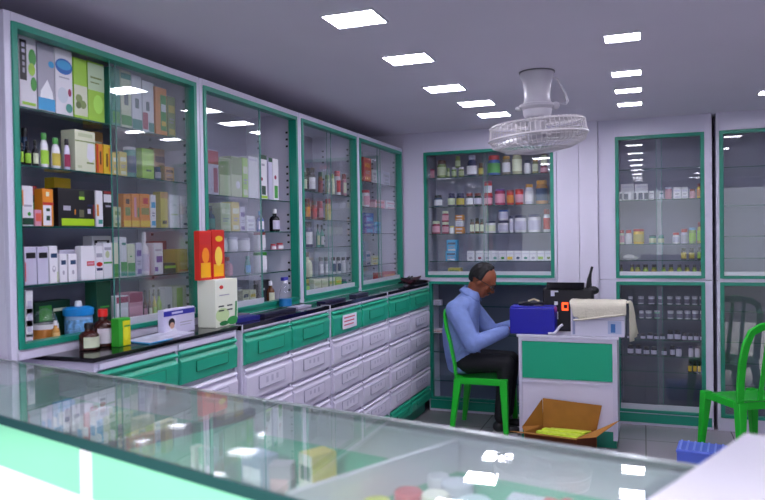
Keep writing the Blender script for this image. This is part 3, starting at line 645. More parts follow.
shelf_item('B', B1[2], 497.5, 507.5, 210, 'tub', 'WBI', 'white tub, upper of two,', w, z_add=.108, group=g)
shelf_item('B', B1[2], 455.5, 463, 221, 'carton', 'WI', 'white box, middle of three,', w, z_add=.062, group=g)
shelf_item('B', B1[2], 455.2, 463.2, 215, 'carton', 'OW', 'orange box, topmost of three,', w, z_add=.114, group=g)
g = 'boxes on the fourth shelf of the back cabinet above the man'; w = 'on fourth shelf above the man'
shelf_item('B', B1[3], 445.5, 456.5, 251, 'carton', 'CUW', 'blue box, lower of two,', w, group=g)
shelf_item('B', B1[3], 446.5, 457, 240, 'carton', 'CUW', 'blue box, upper of two,', w, z_add=.083, group=g)
acc = ['S', 'M', 'S', 'T', 'G', 'Y', 'U', 'T', 'S', 'L', 'J']
for k in range(11):
    x0 = 467 if k == 0 else 476+(k-1)*7.65
    shelf_item('B', B1[3], x0, x0+7.4, 251, 'carton', 'W', 'white box with %s mark, %s from the blue boxes,' % ({'S': 'grey', 'M': 'pink', 'T': 'teal', 'G': 'green', 'Y': 'yellow', 'U': 'dark', 'L': 'lime', 'J': 'olive'}[acc[k]], ORD[k]), w, group='row of small white boxes above the man',
               pr=[(.08, .92, .7, .76, 'I'), (.1, .8, .12, .42, acc[k]) if acc[k] in 'YL' else ('e', .5, .28, .25, .13, acc[k])])
shelf_item('B', 1.133+.0125, 448, 460.5, 268, 'carton', 'FJ', 'small yellow green box at the bottom of the cabinet above the man', '', group=None)
# lower cabinet behind the man
shelf_item('B', .904, 428.5+5, 441, 300, 'carton', 'IS', 'small grey box on the top shelf of the lower cabinet behind the man', '')
t = one()
for k in range(5): t.box(-.07+.004*k, .07-.006*k, 0+.004*k, .10, .006*k, .006*k+.0055, P(['#c8c4d0', '#8a4034', '#d8d0c8', '#5a3a30', '#c0bccc'][k]))
p = row_y(437, .662, 1, 5.88)
tag(t.build('paper_stack', None, (p.x+.03, 5.88, .6628), bevel=.001), 'untidy stack of leaflets on the second shelf of the lower cabinet behind the man', 'papers')

# --- right back cabinet
g = 'boxes on the second shelf of the back cabinet with yellow jars'; w = 'on second shelf above the towel'
rowB('R', R1[1], [
 (619, 622.5, 192, 'carton', 'WN', 'white box with navy front nearest the frame,', dict(pr=[(.1, .95, .1, .8, 'N')])),
 (623.5, 629.3, 192, 'carton', 'WN', 'second white box with navy front,', dict(pr=[(.05, .8, .1, .8, 'N')])),
 (633, 637.5, 192, 'carton', 'WN', 'third white box with navy front,', dict(pr=[(.1, .8, .05, .9, 'N')])),
 (638, 643, 192, 'carton', 'WN', 'fourth white box with navy front,', dict(pr=[(.1, .95, .05, .9, 'N')])),
 (643.5, 648.5, 192, 'carton', 'WN', 'fifth white box with navy front,', dict(pr=[(.1, .95, .05, .9, 'N')])),
 (649, 654, 191, 'carton', 'WS', 'white box with grey side,'), (659.5, 663.5, 191, 'carton', 'IU', 'narrow white box with navy stripe,'), (665, 672, 187, 'tub', 'PIP', 'pale pink tub,'),
 (673.5, 681, 187, 'carton', 'WI', 'nearer plain white box,'), (681.5, 688, 187, 'carton', 'WI', 'farther plain white box,'), (689.5, 696, 189, 'jar', 'PQP', 'pink jar with red lid,'), (697, 703.3, 183.5, 'jar', 'YQO', 'yellow jar with red lid,'),
], w, g)
for k, (a, b) in enumerate(((621, 634), (635, 648))): shelf_item('R', R1[1], a, b, 184, 'carton', 'WI', '%s large white box behind the navy fronted boxes,' % ['nearer', 'farther'][k], w, back=.09, depth=.08, group=g, pr=[(.1, .9, .8, .84, 'I')])
g = 'jars on the third shelf of the back cabinet with yellow jars'; w = 'on third shelf above the towel'
rowB('R', R1[2], [
 (619.5, 624.6, 230, 'jar', 'XRP', 'pinkish jar by the frame, red lid,'), (625.3, 632, 230, 'jar', 'WRW', 'white jar with red lid,'), (633, 644.5, 229, 'tub', 'YRF', 'wide yellow tub with red lid,'),
 (649, 656.5, 235, 'tub', 'TUA', 'low teal tub with dark lid,'), (658, 664.5, 235, 'jar', 'TTA', 'small green jar beside the teal tub,'), (672.5, 680, 232.5, 'jar', 'WRI', 'short white jar with red lid,'), (681, 688.3, 229, 'jar', 'IRS', 'taller grey jar with red lid,'),
 (689, 696.5, 227.5, 'tub', ['#9ac060', '#7ab4d8', 'L'], 'lime tub with pale blue lid,'), (697.3, 703.5, 222, 'jar', 'FQL', 'tall yellow jar with red lid,'),
], w, g)
g = 'jars on the fourth shelf of the back cabinet with yellow jars'; w = 'on fourth shelf above the towel'
rowB('R', R1[3], [(681, 686.8, 248, 'jar', 'KKF', 'nearer dark lidded yellow jar,'), (689, 694.8, 248, 'jar', 'KKF', 'middle dark lidded yellow jar,'), (697.5, 703, 247, 'jar', 'KKL', 'farther dark lidded yellow jar,')], w, g)
t = one().ball((0, 0, .02), .045, mat('#c8c4cc', .8, bump=.4), 1, .7, .5); t.ball((.04, .01, .014), .03, mat('#c8c4cc', .8, bump=.4), 1, .8, .45)
p = row_y(629, R1[3], 1, 5.93)
tag(t.build('cloth_bundle', None, (p.x, 5.96, R1[3]+.003)), 'crumpled pale cloth on the fourth shelf of the cabinet above the towel', 'cloth')
xs = [(620, 623), (630, 634), (635, 640.5), (643, 648.5), (651.5, 657), (661.5, 666), (668.5, 673.8), (677, 682), (684.8, 690), (692.5, 697), (699.8, 704)]
for k, (a, b) in enumerate(xs):
    shelf_item('R', 1.141+.0125, a, b, 264.5, 'jar', [['#566030', 'K', 'J'], ['#8a9a20', 'K', 'F'], ['#8a9a20', 'K', 'L']][min(k, 1+k % 2)], 'small yellow green jar, %s from the left, bottom row above the towel' % ORD[k], '', group='row of small yellow green jars')
g = 'white tubs in the lower back cabinet'
def rowseq(z, xs, yt, kind, cols, desc, grp):
    for k, (a, b) in enumerate(xs):
        y = yt[k] if isinstance(yt, (list, tuple)) else yt
        shelf_item('R', z, a, b, y, kind, cols[k] if isinstance(cols, list) else cols, '%s, %s from the towel' % (desc, ORD[k]), '', group=grp)
def ringtub(z, a, b, yt, col, label, grp):
    t = shelf_item('R', z, a, b, yt, 'tub', [col, '#b8b6c8', None], label, '', group=grp)
    return t
for k, (a, b) in enumerate([(628, 633), (638, 644), (648, 655), (658, 662.5), (667, 673), (675.5, 681.5), (684, 690), (692, 698), (699.5, 704.5)]):
    t = shelf_item('R', R2[0], a, b, 296.5, 'tub', ['#c9c8d8', '#a5a3b8', '#55536c'], 'pale tub with dark label, %s from the towel, top shelf of lower cabinet' % ORD[k], '', group='tubs on the top shelf of the lower back cabinet')
for k, (a, b) in enumerate([(639, 644), (645.5, 652), (654, 660.5), (667.5, 674), (676.5, 683), (684.5, 691), (692, 699), (700, 704.5)]):
    shelf_item('R', R2[1], a, b, 311, 'tub', ['#d0d4dc' if k != 2 else '#8fc8a8', '#b8b6c8', '#6a6880'], '%s tub, %s from the towel on second shelf of lower cabinet' % ('pale green' if k == 2 else 'white', ORD[k]), '', group='tubs on the second shelf of the lower back cabinet')
yt = [334, 334, 333, 334, 334, 330.5, 330.5, 333, 333.5, 333.5, 334]
for k, (a, b) in enumerate([(627, 632), (640.5, 645.5), (647, 653), (654, 659), (660, 665), (667.5, 673.5), (674.5, 681), (682, 687), (688, 693), (694, 699), (700, 704.5)]):
    shelf_item('R', R2[2], a, b, yt[k], 'jar', ['#28263c', 'K', 'I'], '%s jar with dark lid and pale band, %s on third shelf of lower cabinet' % ('taller' if k in (5, 6) else 'small', ORD[k]), '', group='dark lidded jars on the third shelf of the lower back cabinet')
yt = [345, 345, 347, 347, 348, 345.5, 347, 346, 346, 346, 348]
for k, (a, b) in enumerate([(627.5, 633.5), (635.5, 641.5), (643.5, 649.5), (651, 657), (661.5, 667), (670, 675), (676, 682), (688.5, 693.5), (695, 700)]):
    shelf_item('R', R2[3], a, b, yt[k], 'jar', [['#20203a', 'K', 'I'], ['#c8c6d8', 'N', 'I']][k in (6, 7, 8)], '%s jar, %s on fourth shelf of lower cabinet behind the desk' % ('white' if k in (6, 7, 8) else 'dark lidded', ORD[k]), '', group='jars on the fourth shelf of the lower back cabinet')
for k, (a, b) in enumerate([(688, 692), (693, 697), (698, 701), (702, 705)]):
    shelf_item('R', R2[4], a, b, 361.5, 'jar', 'KKY', 'black lidded yellow jar, %s on fifth shelf of lower cabinet behind the desk' % ORD[k], '', group='jars on the fifth shelf of the lower back cabinet')
t = one().box(0, .32, 0, .10, 0, .03, P('#c9c8d8')).build('flat_box', None, (.66, 5.93, 1.141+.0125), bevel=.002); tag(t, 'long flat white box at the bottom of the empty upper cabinet', 'box')

# --- on the worktops
def wbox(name, label, cat, px0, px1, py_base, ytop, z, x, d, c, pr, rz=0):
    a = row_y(px0, z, 0, x); b = row_y(px1, z, 0, x); h = on((px0+px1)/2, ytop, 0, x)[2]-z; w_ = b.y-a.y
    return carton(name, label, cat, (x, a.y, z), PI/2+rz, w_, d, h, cc(c), [tuple(cc(k) if isinstance(k, str) and k not in ('e', 't') else k for k in q) for q in pr], None), w_, h
ZT = 1.1068
wbox('carton', 'white and pale green carton on the worktop, under two red cartons', 'box', 216, 238, 328, 279, ZT, -1.80, .095, '#e6ead8',
     [('e', .3, .25, .3, .15, '#c4dca0'), ('e', .75, .10, .25, .09, '#2f9a48'), ('e', .35, .07, .2, .05, '#1d7a3c'), ('t', [(.84, .1), (.93, .1), (.96, .5), (.88, .5)], '#3f9a58'), (.12, .36, .42, .45, '#30403a'), (.12, .36, .33, .36, '#30403a'), (.5, .74, .42, .45, '#30403a'), (.5, .74, .33, .36, '#30403a'), ('e', .25, .84, .09, .04, 'R'), (.15, .6, .66, .68, 'S')])
zt2 = on(227, 279, 0, -1.80)[2]+.0012
for nm, a, b, yt_, pr, lb in (('carton', 200, 212, 231, [(.1, .9, .05, .35, '#f0b010'), ('e', .5, .5, .3, .16, '#f0901c'), (.05, .95, .72, .95, 'R')], 'red orange carton standing on the white green carton, nearer of two'),
                              ('carton', 212.8, 225, 230, [(.1, .9, .05, .3, '#f0b010'), ('e', .5, .46, .3, .2, '#f6d050'), ('e', .55, .82, .3, .06, 'Y')], 'red orange carton standing on the white green carton, farther of two')):
    wbox(nm, lb, 'box', a, b, 280, yt_, zt2, -1.845, .028, '#cc2414', pr)
wbox('carton', 'lilac and white carton with blue band and a baby picture on the black worktop', 'box', 164, 195, 333, 308, ZT, -1.862, .03, '#cdc9e4',
     [(0, 1, .74, .94, '#2a2a9c'), (.25, .6, .80, .88, '#c8c8ea'), (.05, .38, .03, .70, '#d8d4ea'), ('e', .24, .47, .10, .18, '#1a1420'), ('e', .25, .36, .07, .13, '#c9a08c'), ('e', .26, .12, .14, .12, '#e4e2f0'), (.5, .9, .4, .44, 'S'), (.5, .85, .3, .33, 'S')])
wbox('carton', 'green and yellow carton beside the red capped medicine bottle', 'box', 119, 131, 346, 318, ZT, -1.84, .035, '#2fa02c', [(.35, .98, .02, .9, '#d8d414'), ('e', .6, .45, .22, .25, '#e8e82c'), (.45, .95, .68, .74, 'G'), (.0, .3, .1, .9, '#37a832')])
for lb, a, b, yt_, x, cap, lab in (('brown medicine bottle with black cap, in front on the black worktop', 85.5, 99.5, 323, -1.90, 'K', '#d4dcc0'), ('brown medicine bottle with bright red cap on the black worktop', 100, 114.5, 309, -1.905, '#d81c18', '#dcd4de')):
    p0 = row_y(a, ZT, 0, x); p1 = row_y(b, ZT, 0, x); h = on((a+b)/2, yt_, 0, x)[2]-ZT
    jar('medicine_bottle', lb, 'bottle', (x+.02, p0.y, ZT), PI/2, p1.y-p0.y, h, '#3a120c', cc(cap), lab, 'brown medicine bottles on the worktop', 'bottle')
# magazine
t = thing('magazine', 'open magazine lying on the black worktop before the lilac carton', 'magazine', (-1.835, 2.33, ZT), 1.40)
one().add([(-.12, -.075, .0), (0, -.075, .006), (.11, -.075, .014), (-.12, .06, .0), (0, .06, .006), (.11, .06, .014), (-.12, -.075, .004), (0, -.075, .012), (.11, -.075, .018), (-.12, .06, .004), (0, .06, .012), (.11, .06, .018)],
          [(0, 1, 7, 6), (1, 2, 8, 7), (3, 4, 10, 9), (4, 5, 11, 10), (6, 7, 10, 9), (7, 8, 11, 10), (0, 1, 4, 3), (1, 2, 5, 4), (2, 5, 11, 8), (0, 3, 9, 6)], mat('#c8c8dc', .25, var=.15, scale=18)).build('pages', t)
one().add([(-.13, -.08, -.0), (-.01, -.08, .003), (-.13, .065, 0), (-.01, .065, .003), (-.13, -.08, .0035), (-.01, -.08, .0065), (-.13, .065, .0035), (-.01, .065, .0065)], [(0, 1, 3, 2), (4, 5, 7, 6), (0, 1, 5, 4), (2, 3, 7, 6), (0, 2, 6, 4), (1, 3, 7, 5)], P('#4aa4d8', .2)).build('cover', t)
# flat packs on the second worktop
for k, (x, y, w_, d_, h_, c, rz, lb) in enumerate([(-1.80, 2.83, .20, .07, .022, '#1d1f78', 1.5, 'flat navy blue packet on the long worktop beside the white green carton'), (-1.86, 2.96, .16, .06, .02, '#5a4a58', 1.8, 'crumpled grey brown packet behind the navy packet'),
                                                   (-1.79, 3.08, .34, .05, .018, '#171430', 1.57, 'long black folder lying at the worktop edge'), (-1.80, 3.82, .30, .06, .014, '#1c1a40', 1.56, 'dark blue sheaf on the worktop below the third cabinet'), (-1.80, 4.30, .24, .05, .016, '#30304c', 1.6, 'small dark folder on the worktop, near the third cabinet post'),
                                                   (-1.82, 3.50, .15, .07, .012, '#b8b4cc', 1.5, 'small sheaf of white papers on the long worktop')]):
    t = carton('packet', lb, 'packet', (x, y, ZT), rz, w_, d_, h_, c, [], None)
# tangle at the corner
t = one()
for k in range(7):
    pts = [(random.uniform(-.05, .06), random.uniform(-.17, .12), random.uniform(.012, .06)) for _ in range(9)]; t.tube(pts, .007, P(['#100c14', '#180f18', '#3a1020'][k % 3]), 6)
t.ball((0, .03, .028), .05, mat('#140e18', .8, bump=.6, scale=40), .8, 1.5, .5); t.ball((.02, -.08, .02), .035, mat('#4a1024', .8, bump=.6, scale=40), .8, 1.3, .5)
tag(t.build('cable_tangle', None, (-1.83, 5.55, ZT+.004)), 'tangle of black cables and dark red cloth at the far worktop end', 'cables')

# ---------------------------------------------------------------- glass display counter in the foreground
CA, CB, CC_, CD = Vector((-2.14, 1.713)), Vector((.130, 1.198)), Vector((-.062, .768)), Vector((-2.14, 1.356))   # back-left, back-right, front-right, front-left
CZ = 1.13
def cp(s, t): return CD.lerp(CC_, s).lerp(CA.lerp(CB, s), t)
def sx(x, t):    # s for a given world x on edge t
    a = CD.lerp(CA, t).x; b = CC_.lerp(CB, t).x; return (x-a)/(b-a)
def strip(b, t0, t1, s0, s1, z0, z1, m): b.prism([tuple(cp(s0, t0)), tuple(cp(s1, t0)), tuple(cp(s1, t1)), tuple(cp(s0, t1))], z0, z1, m)
cnt = thing('display_counter', 'long glass topped display counter with mint panels in the foreground', 'counter', (0, 0, 0))
RAIL = mat('#2f5a58', .25, .3); LINER = mat('#52b896', .4, var=.06, scale=5); TRAY = mat('#b4d4ca', .5)
b = one(); strip(b, 0.0, .03, 0, 1, 0, 1.108, mat('#e6e4ee', .35)); b.build('front_panel', cnt)
b = one(); strip(b, .97, 1, 0, 1, 0, 1.118, WHITE); b.build('rear_panel', cnt)
b = one(); strip(b, .03, .97, 0, .01, 0, 1.118, WHITE); b.build('end_panel', cnt)
b = one(); strip(b, .03, .97, .99, 1, 0, 1.118, WHITE); b.build('end_panel', cnt)
b = one(); strip(b, .03, .97, .01, .99, .945, .96, TRAY); b.build('display_floor', cnt)
b = one(); strip(b, .0005, .97, .0, 1.0, 1.1185, CZ, TOPGLASS); b.build('glass_top', cnt)
b = one(); strip(b, -.012, 0, 0, 1, 1.112, CZ+.001, RAIL); strip(b, 0, .03, 0, 1, 1.108, 1.118, RAIL); b.build('front_rail', cnt)
b = one(); strip(b, .97, 1.01, 0, 1, 1.118, CZ+.001, mat('#9fa8a8', .25, .4)); b.build('rear_rail', cnt)
b = one(); strip(b, .955, .97, .01, .99, 1.055, 1.118, ALU); b.build('rear_trim', cnt)
b = one(); strip(b, .955, .97, .01, .99, .96, 1.055, LINER); b.build('liner', cnt)
b = one(); strip(b, .03, .045, .01, .99, .96, 1.108, LINER); b.build('liner', cnt)
# mint panels with white gaps (gap at the seam seen in the photograph)
sg = sx(-.985, 0); wg = .046/(CC_-CD).length
edges = [0.0, sg-wg/2, sg+wg/2, .985]
for a, c in ((edges[0], edges[1]), (edges[2], edges[3])):
    b = one(); strip(b, -.010, 0, a, c, 1.022, 1.111, MINT); b.build('mint_panel', cnt)
# dividers
def divider(x0, y0, x1, y1, z0, z1, m, th, name):
    a = Vector((x0, y0)); c = Vector((x1, y1)); n = (c-a).normalized(); q = Vector((-n.y, n.x))*th/2
    b = one().prism([tuple(a-q), tuple(c-q), tuple(c+q), tuple(a+q)], z0, z1, m); return b
divider(-.962, 1.052, -.835, 1.378, 1.097, 1.118, mat('#3d3f48', .3, .5), .016, 'd').build('divider_bar', cnt)
divider(-.962, 1.052, -.835, 1.378, .96, 1.097, LINER, .006, 'd').build('divider', cnt)
divider(-.506, .93, -.335, 1.275, 1.06, 1.118, ALU, .012, 'd').build('divider_trim', cnt)
divider(-.506, .93, -.335, 1.275, .96, 1.06, LINER, .008, 'd').build('divider', cnt)
divider(-1.60, 1.24, -1.60, 1.565, .96, 1.118, mat('#3f9a80', .4), .012, 'd').build('divider', cnt)
# goods inside the counter
FZ = .961
def cbox(name, label, x, y, w_, d_, h_, c, pr, rz, g=None, z=FZ):
    return carton(name, label, 'box', (x, y, z), rz, w_, d_, h_, cc(c), [tuple(cc(k) if isinstance(k, str) and k not in ('e', 't') else k for k in q) for q in pr], g)
g = 'thin packs standing in a row in the first counter bay'
th = math.atan2(-.2268, 1)
colsq = ['W', 'I', 'C', 'W', 'N', 'S', 'W', 'R', 'W', 'C', 'A', 'G', 'D', 'G', 'A', 'T', 'G', 'X', 'T', 'G', 'A', 'W']
cw = {'W': 'white', 'I': 'lilac', 'C': 'blue', 'N': 'navy', 'S': 'grey', 'R': 'red', 'A': 'pale green', 'G': 'green', 'D': 'dark green', 'T': 'teal', 'X': 'cream'}
for k, c in enumerate(colsq):
    x = -1.50+k*.026; y = 1.36-.2268*(x+1.5)+.05
    if k >= 20: continue
    cbox('sachet_pack', '%s upright pack, %s in the row standing in the first counter bay' % (cw[c], (ORD+['fifteenth', 'sixteenth', 'seventeenth', 'eighteenth', 'nineteenth', 'twentieth'])[k]), x, y,   .024, .05, .10+.012*((k*7) % 3), c, [(.1, .9, .5, .7, 'W' if c not in 'WI' else 'C'), (.2, .8, .2, .3, 'G')], th, g)
p = on(146, 424, 2, 1.10)
jar('perfume_bottle', 'small round bottle with silver cap standing by the dark divider bar', 'bottle', (p.x-.02, 1.165, 1.001), 0, .034, .06, '#7a5a30', '#dcdce4', None, None, 'jar')
tag(one().box(-1.28, -.92, 0, 0, 0, 0, P('W' if 0 else '#cfdcd6')).build('glass_riser') if 0 else one().prism([(-1.20, 1.17), (-1.0, 1.125), (-.985, 1.20), (-1.18, 1.25)], .961, 1.0, P('#5fae90', .4)).build('riser_block', bevel=.002), 'low green riser block under the small round bottle in the counter', 'riser')
# middle bay
def corner(px, py, z): p = on(px, py, 2, z); return p.x, p.y
def mid(label, px, py, zt_, w_, d_, c, pr, rz, g=None, z0=FZ):
    x, y = corner(px, py, zt_); return cbox('carton', label, x-w_*math.cos(rz), y-w_*math.sin(rz), w_, d_, zt_-z0, c, pr, rz, g, z0)
mid('white fronted carton with green print and yellow sides in the middle counter bay', 312, 457, 1.075, .046, .06, '#c4b838', [(0, 1, 0, 1, '#dfe4d8'), (.12, .88, .55, .8, '#3a6a54'), (.15, .85, .15, .35, '#9ab08a')], -.5)
mid('orange and white flat carton at the back of the middle counter bay', 374, 453, 1.035, .085, .04, '#dcc8a0', [(.05, .5, .2, .8, '#e0a040')], -.15)
mid('grey blue carton lying in the middle counter bay', 262, 458, 1.05, .07, .045, '#8aa8c0', [(.1, .9, .3, .7, '#dce4ee')], -.35)
mid('dull grey carton lying before the white fronted carton', 290, 466, 1.05, .045, .04, '#9a9aa6', [(.1, .9, .3, .7, '#c8a8b0')], .2)
mid('long pale green carton at the back of the middle counter bay', 300, 438, 1.03, .12, .025, '#a8c890', [(.1, .9, .3, .7, '#dcecc8')], -.1)
for k, (px, c, w_) in enumerate(((258, '#3faa38', 'green'), (266, '#58b848', 'light green'), (274, '#c8d890', 'pale yellow'), (283, '#6a9ad0', 'light blue'), (291, '#4a7ac0', 'blue'))):
    x, y = corner(px, 416+k*1.2, 1.08); cbox('sachet', '%s upright sachet, %s of the five standing in the middle counter bay' % (w_, ORD[k]), x, y, .018, .02, 1.08-FZ-.012*(k % 2), c, [(.15, .85, .5, .8, 'W')], th, 'upright sachets in the middle counter bay')
for k in range(6):
    x, y = corner(166+k*7.5, 438+k*1.5, 1.075)
    cbox('tube_pack', '%s slim tube pack, %s from the dark divider bar' % (['white', 'pale green', 'lime', 'white', 'pale green', 'teal'][k], ORD[k]), x+.012, y-.01, .013, .022, .11, ['#c8d4cc', '#9ccab0', '#a8c060', '#d4dcd8', '#8fc0a8', '#4a9a88'][k], [(.2, .8, .3, .7, 'W')], th, 'tubes standing in the middle counter bay')
# right bay
for k, (px, py, w_, h_, c, cap, lb) in enumerate([(382, 499, .06, .07, '#c8c020', '#b8c020', 'jar with yellow green lid in the last counter bay'), (413, 489, .06, .085, '#a03038', '#b02c34', 'jar with red lid in the last counter bay'),
                                                  (440, 492, .06, .08, '#d8d8d0', '#d4d6c8', 'jar with white lid beside the red lidded jar'), (462, 480, .07, .07, '#a8b4c4', '#b4bccc', 'jar with grey blue lid at the back of the last bay'), (480, 498, .07, .075, '#a0c0cc', '#b4d0d8', 'jar with pale blue lid at the front of the last bay'),
                                                  (442, 474, .05, .06, '#b8bcc8', '#c0c4d0', 'jar with grey lid behind the red lidded jar')]):
    p = on(px, py, 2, 1.08)
    jar('counter_jar', lb, 'jar', (p.x-w_/2, p.y-w_/2, FZ), 0, w_*.8, .118, c, cap, None, 'lidded jars in the last counter bay', 'tub')
cbox('carton', 'white and blue carton with orange red mark lying in the last counter bay', *corner(506, 492, 1.06), .10, .035, .089, '#d0d8e6', [(.1, .4, .2, .8, '#8fb8d8')], th+.05)
one().add([(.06, .008, .0902), (.10, .010, .0902), (.105, .045, .0902), (.09, .045, .0902), (.085, .03, .0902), (.06, .035, .0902)], [(0, 1, 2, 3, 4, 5)], P('#d84a28')).build('printed_mark', bpy.data.objects[[o.name for o in bpy.data.objects if o.get('label', '').startswith('white and blue carton with orange')][0]])
cbox('carton', 'pale blue carton lying before the white and blue carton', *corner(484, 495, 1.06), .028, .04, .06, '#b8d0dc', [(.1, .9, .3, .7, 'W')], th)

# white pedestal at the end of the counter
pd = thing('cash_desk', 'plain white desk top at the end of the glass counter, nearest the camera', 'desk', (0, 0, 0))
P0 = Vector((.139, 1.166)); P1 = Vector((-.060, .700))
one().prism([(P1.x, P1.y), (.62, .55), (.74, 1.06), (P0.x, P0.y)], 1.185, 1.20, mat('#c6c4d0', .35, var=.02, scale=3)).build('top', pd, bevel=.003)
one().prism([(P1.x+.012, P1.y+.01), (.61, .56), (.73, 1.05), (P0.x+.008, P0.y-.012)], 0, 1.185, WHITE).build('body', pd)

# ---------------------------------------------------------------- back desk with things on it
dk = thing('desk', 'white desk with a green front panel and a glossy top by the seated man', 'desk', (0, 0, 0))
DX0, DX1, DY0, DY1, DH = -.862, -.182, 5.10, 5.52, .785
one().box(DX0, DX1, DY0+.01, DY1, .06, DH-.02, WHITE).build('body', dk)
one().box(DX0+.01, DX1-.01, DY0+.03, DY1, 0, .06, GREEN).build('kick_board', dk)
one().box(DX0-.012, DX1+.012, DY0-.012, DY1+.01, DH-.02, DH, mat('#d8d6e6', .25)).build('top', dk, bevel=.003)
f = one(); f.box(DX0, DX0+.022, DY0-.004, DY0+.01, .06, DH-.02, FRAME); f.box(DX1-.03, DX1, DY0-.004, DY0+.01, .06, DH-.02, FRAME); f.box(DX0+.022, DX1-.03, DY0-.004, DY0+.01, DH-.045, DH-.02, FRAME); f.box(DX0+.022, DX1-.03, DY0-.002, DY0+.01, .44, .46, FRAME); f.build('front_frame', dk)
one().box(DX0+.026, DX1-.032, DY0-.001, DY0+.01, .47, DH-.05, mat('#10a67c', .35)).build('green_panel', dk)
one().box(DX0+.022, DX1-.03, DY0-.001, DY0+.01, .06, .12, GREEN).build('foot_strip', dk)
# blue cash box
t = thing('cash_box', 'bright blue plastic box on the corner of the white desk', 'box', (-.925, 5.10, DH+.001))
one().box(0, .322, 0, .16, 0, .19, mat('#17179c', .35, var=.04, scale=8)).build('body', t, bevel=.008)
one().box(.004, .318, .004, .156, .19, .200, mat('#1e1eb0', .35)).build('lid', t, bevel=.004)
t = one().tube([(0, 0, .012), (.05, .02, .02), (.10, .0, .018), (.15, .03, .02), (.18, .02, .014)], .011, P('#15131a')); t.box(.02, .10, .03, .09, 0, .022, P('#1a181c')); t.box(.11, .17, .03, .08, 0, .02, P('#b8a88a'))
t.tube([(.06, .05, .03), (.1, .06, .045), (.14, .06, .03)], .006, P('#c8bda0'))
tag(t.build('key_pouch', None, (-.86, 5.12, DH+.204)), 'black pouch and keys lying on top of the blue box', 'pouch')
t = one().tube([(.012, 0, .010), (.03, .0, .012), (.05, -.01, .012), (.07, .0, .03), (.09, .01, .06), (.11, .02, .075)], .009, P('#d0cede'))
tag(t.build('coiled_lead', None, (-.66, 5.098, DH+.0005)), 'curled white lead beside the blue box on the desk', 'cable')
# black machine
t = thing('printer', 'black desktop printer with orange light and white stickers on the desk', 'printer', (-.715, 5.315, DH+.001))
one().box(0, .36, 0, .19, 0, .315, DARK).build('body', t, bevel=.01)
b = one(); b.extr([(-.02, .315), (.17, .315), (.19, .345), (.02, .362)], .03, .30, BLACK); b.build('scanner_lid', t, bevel=.004)
b = one()
for x, z, w_, h_ in ((.060, .290, .055, .012), (.060, .26, .028, .03), (.085, .195, .026, .026), (.085, .09, .028, .055)): b.box(x, x+w_, -.0012, 0, z, z+h_, P('#e4e4ee'))
b.build('sticker', t)
b = one(); b.box(.140, .185, -.002, 0, .155, .215, mat('#ff4a1c', .4, emit=1.2)); b.box(.153, .18, -.003, -.001, .17, .20, P('#301010')); b.build('display', t)
b = one(); b.tube([(.325, .10, .30), (.33, .10, .38), (.34, .10, .43), (.352, .10, .475)], [.024, .016, .009, .009], DARK); b.ball((.36, .08, .30), .04, DARK, 1.0, .8, .8); b.build('paper_arm', t)
# carton with towel
t = thing('white_carton', 'white carton with blue print on the desk, under the cream towel', 'box', (-.492, 5.10, DH+.001))
one().box(0, .362, 0, .20, 0, .235, P('#cfcde0')).build('body', t, bevel=.003)
b = one(); b.box(.012, .03, -.0012, 0, .01, .20, P('#8a90b4')); b.box(.25, .34, -.0012, 0, .02, .11, P('#a8b4d4')); b.box(.27, .30, -.002, -.0012, .03, .09, P('#3a70b0')); b.box(0, .36, -.0012, 0, .115, .119, P('#a8a6be')); b.build('printed_front', t)
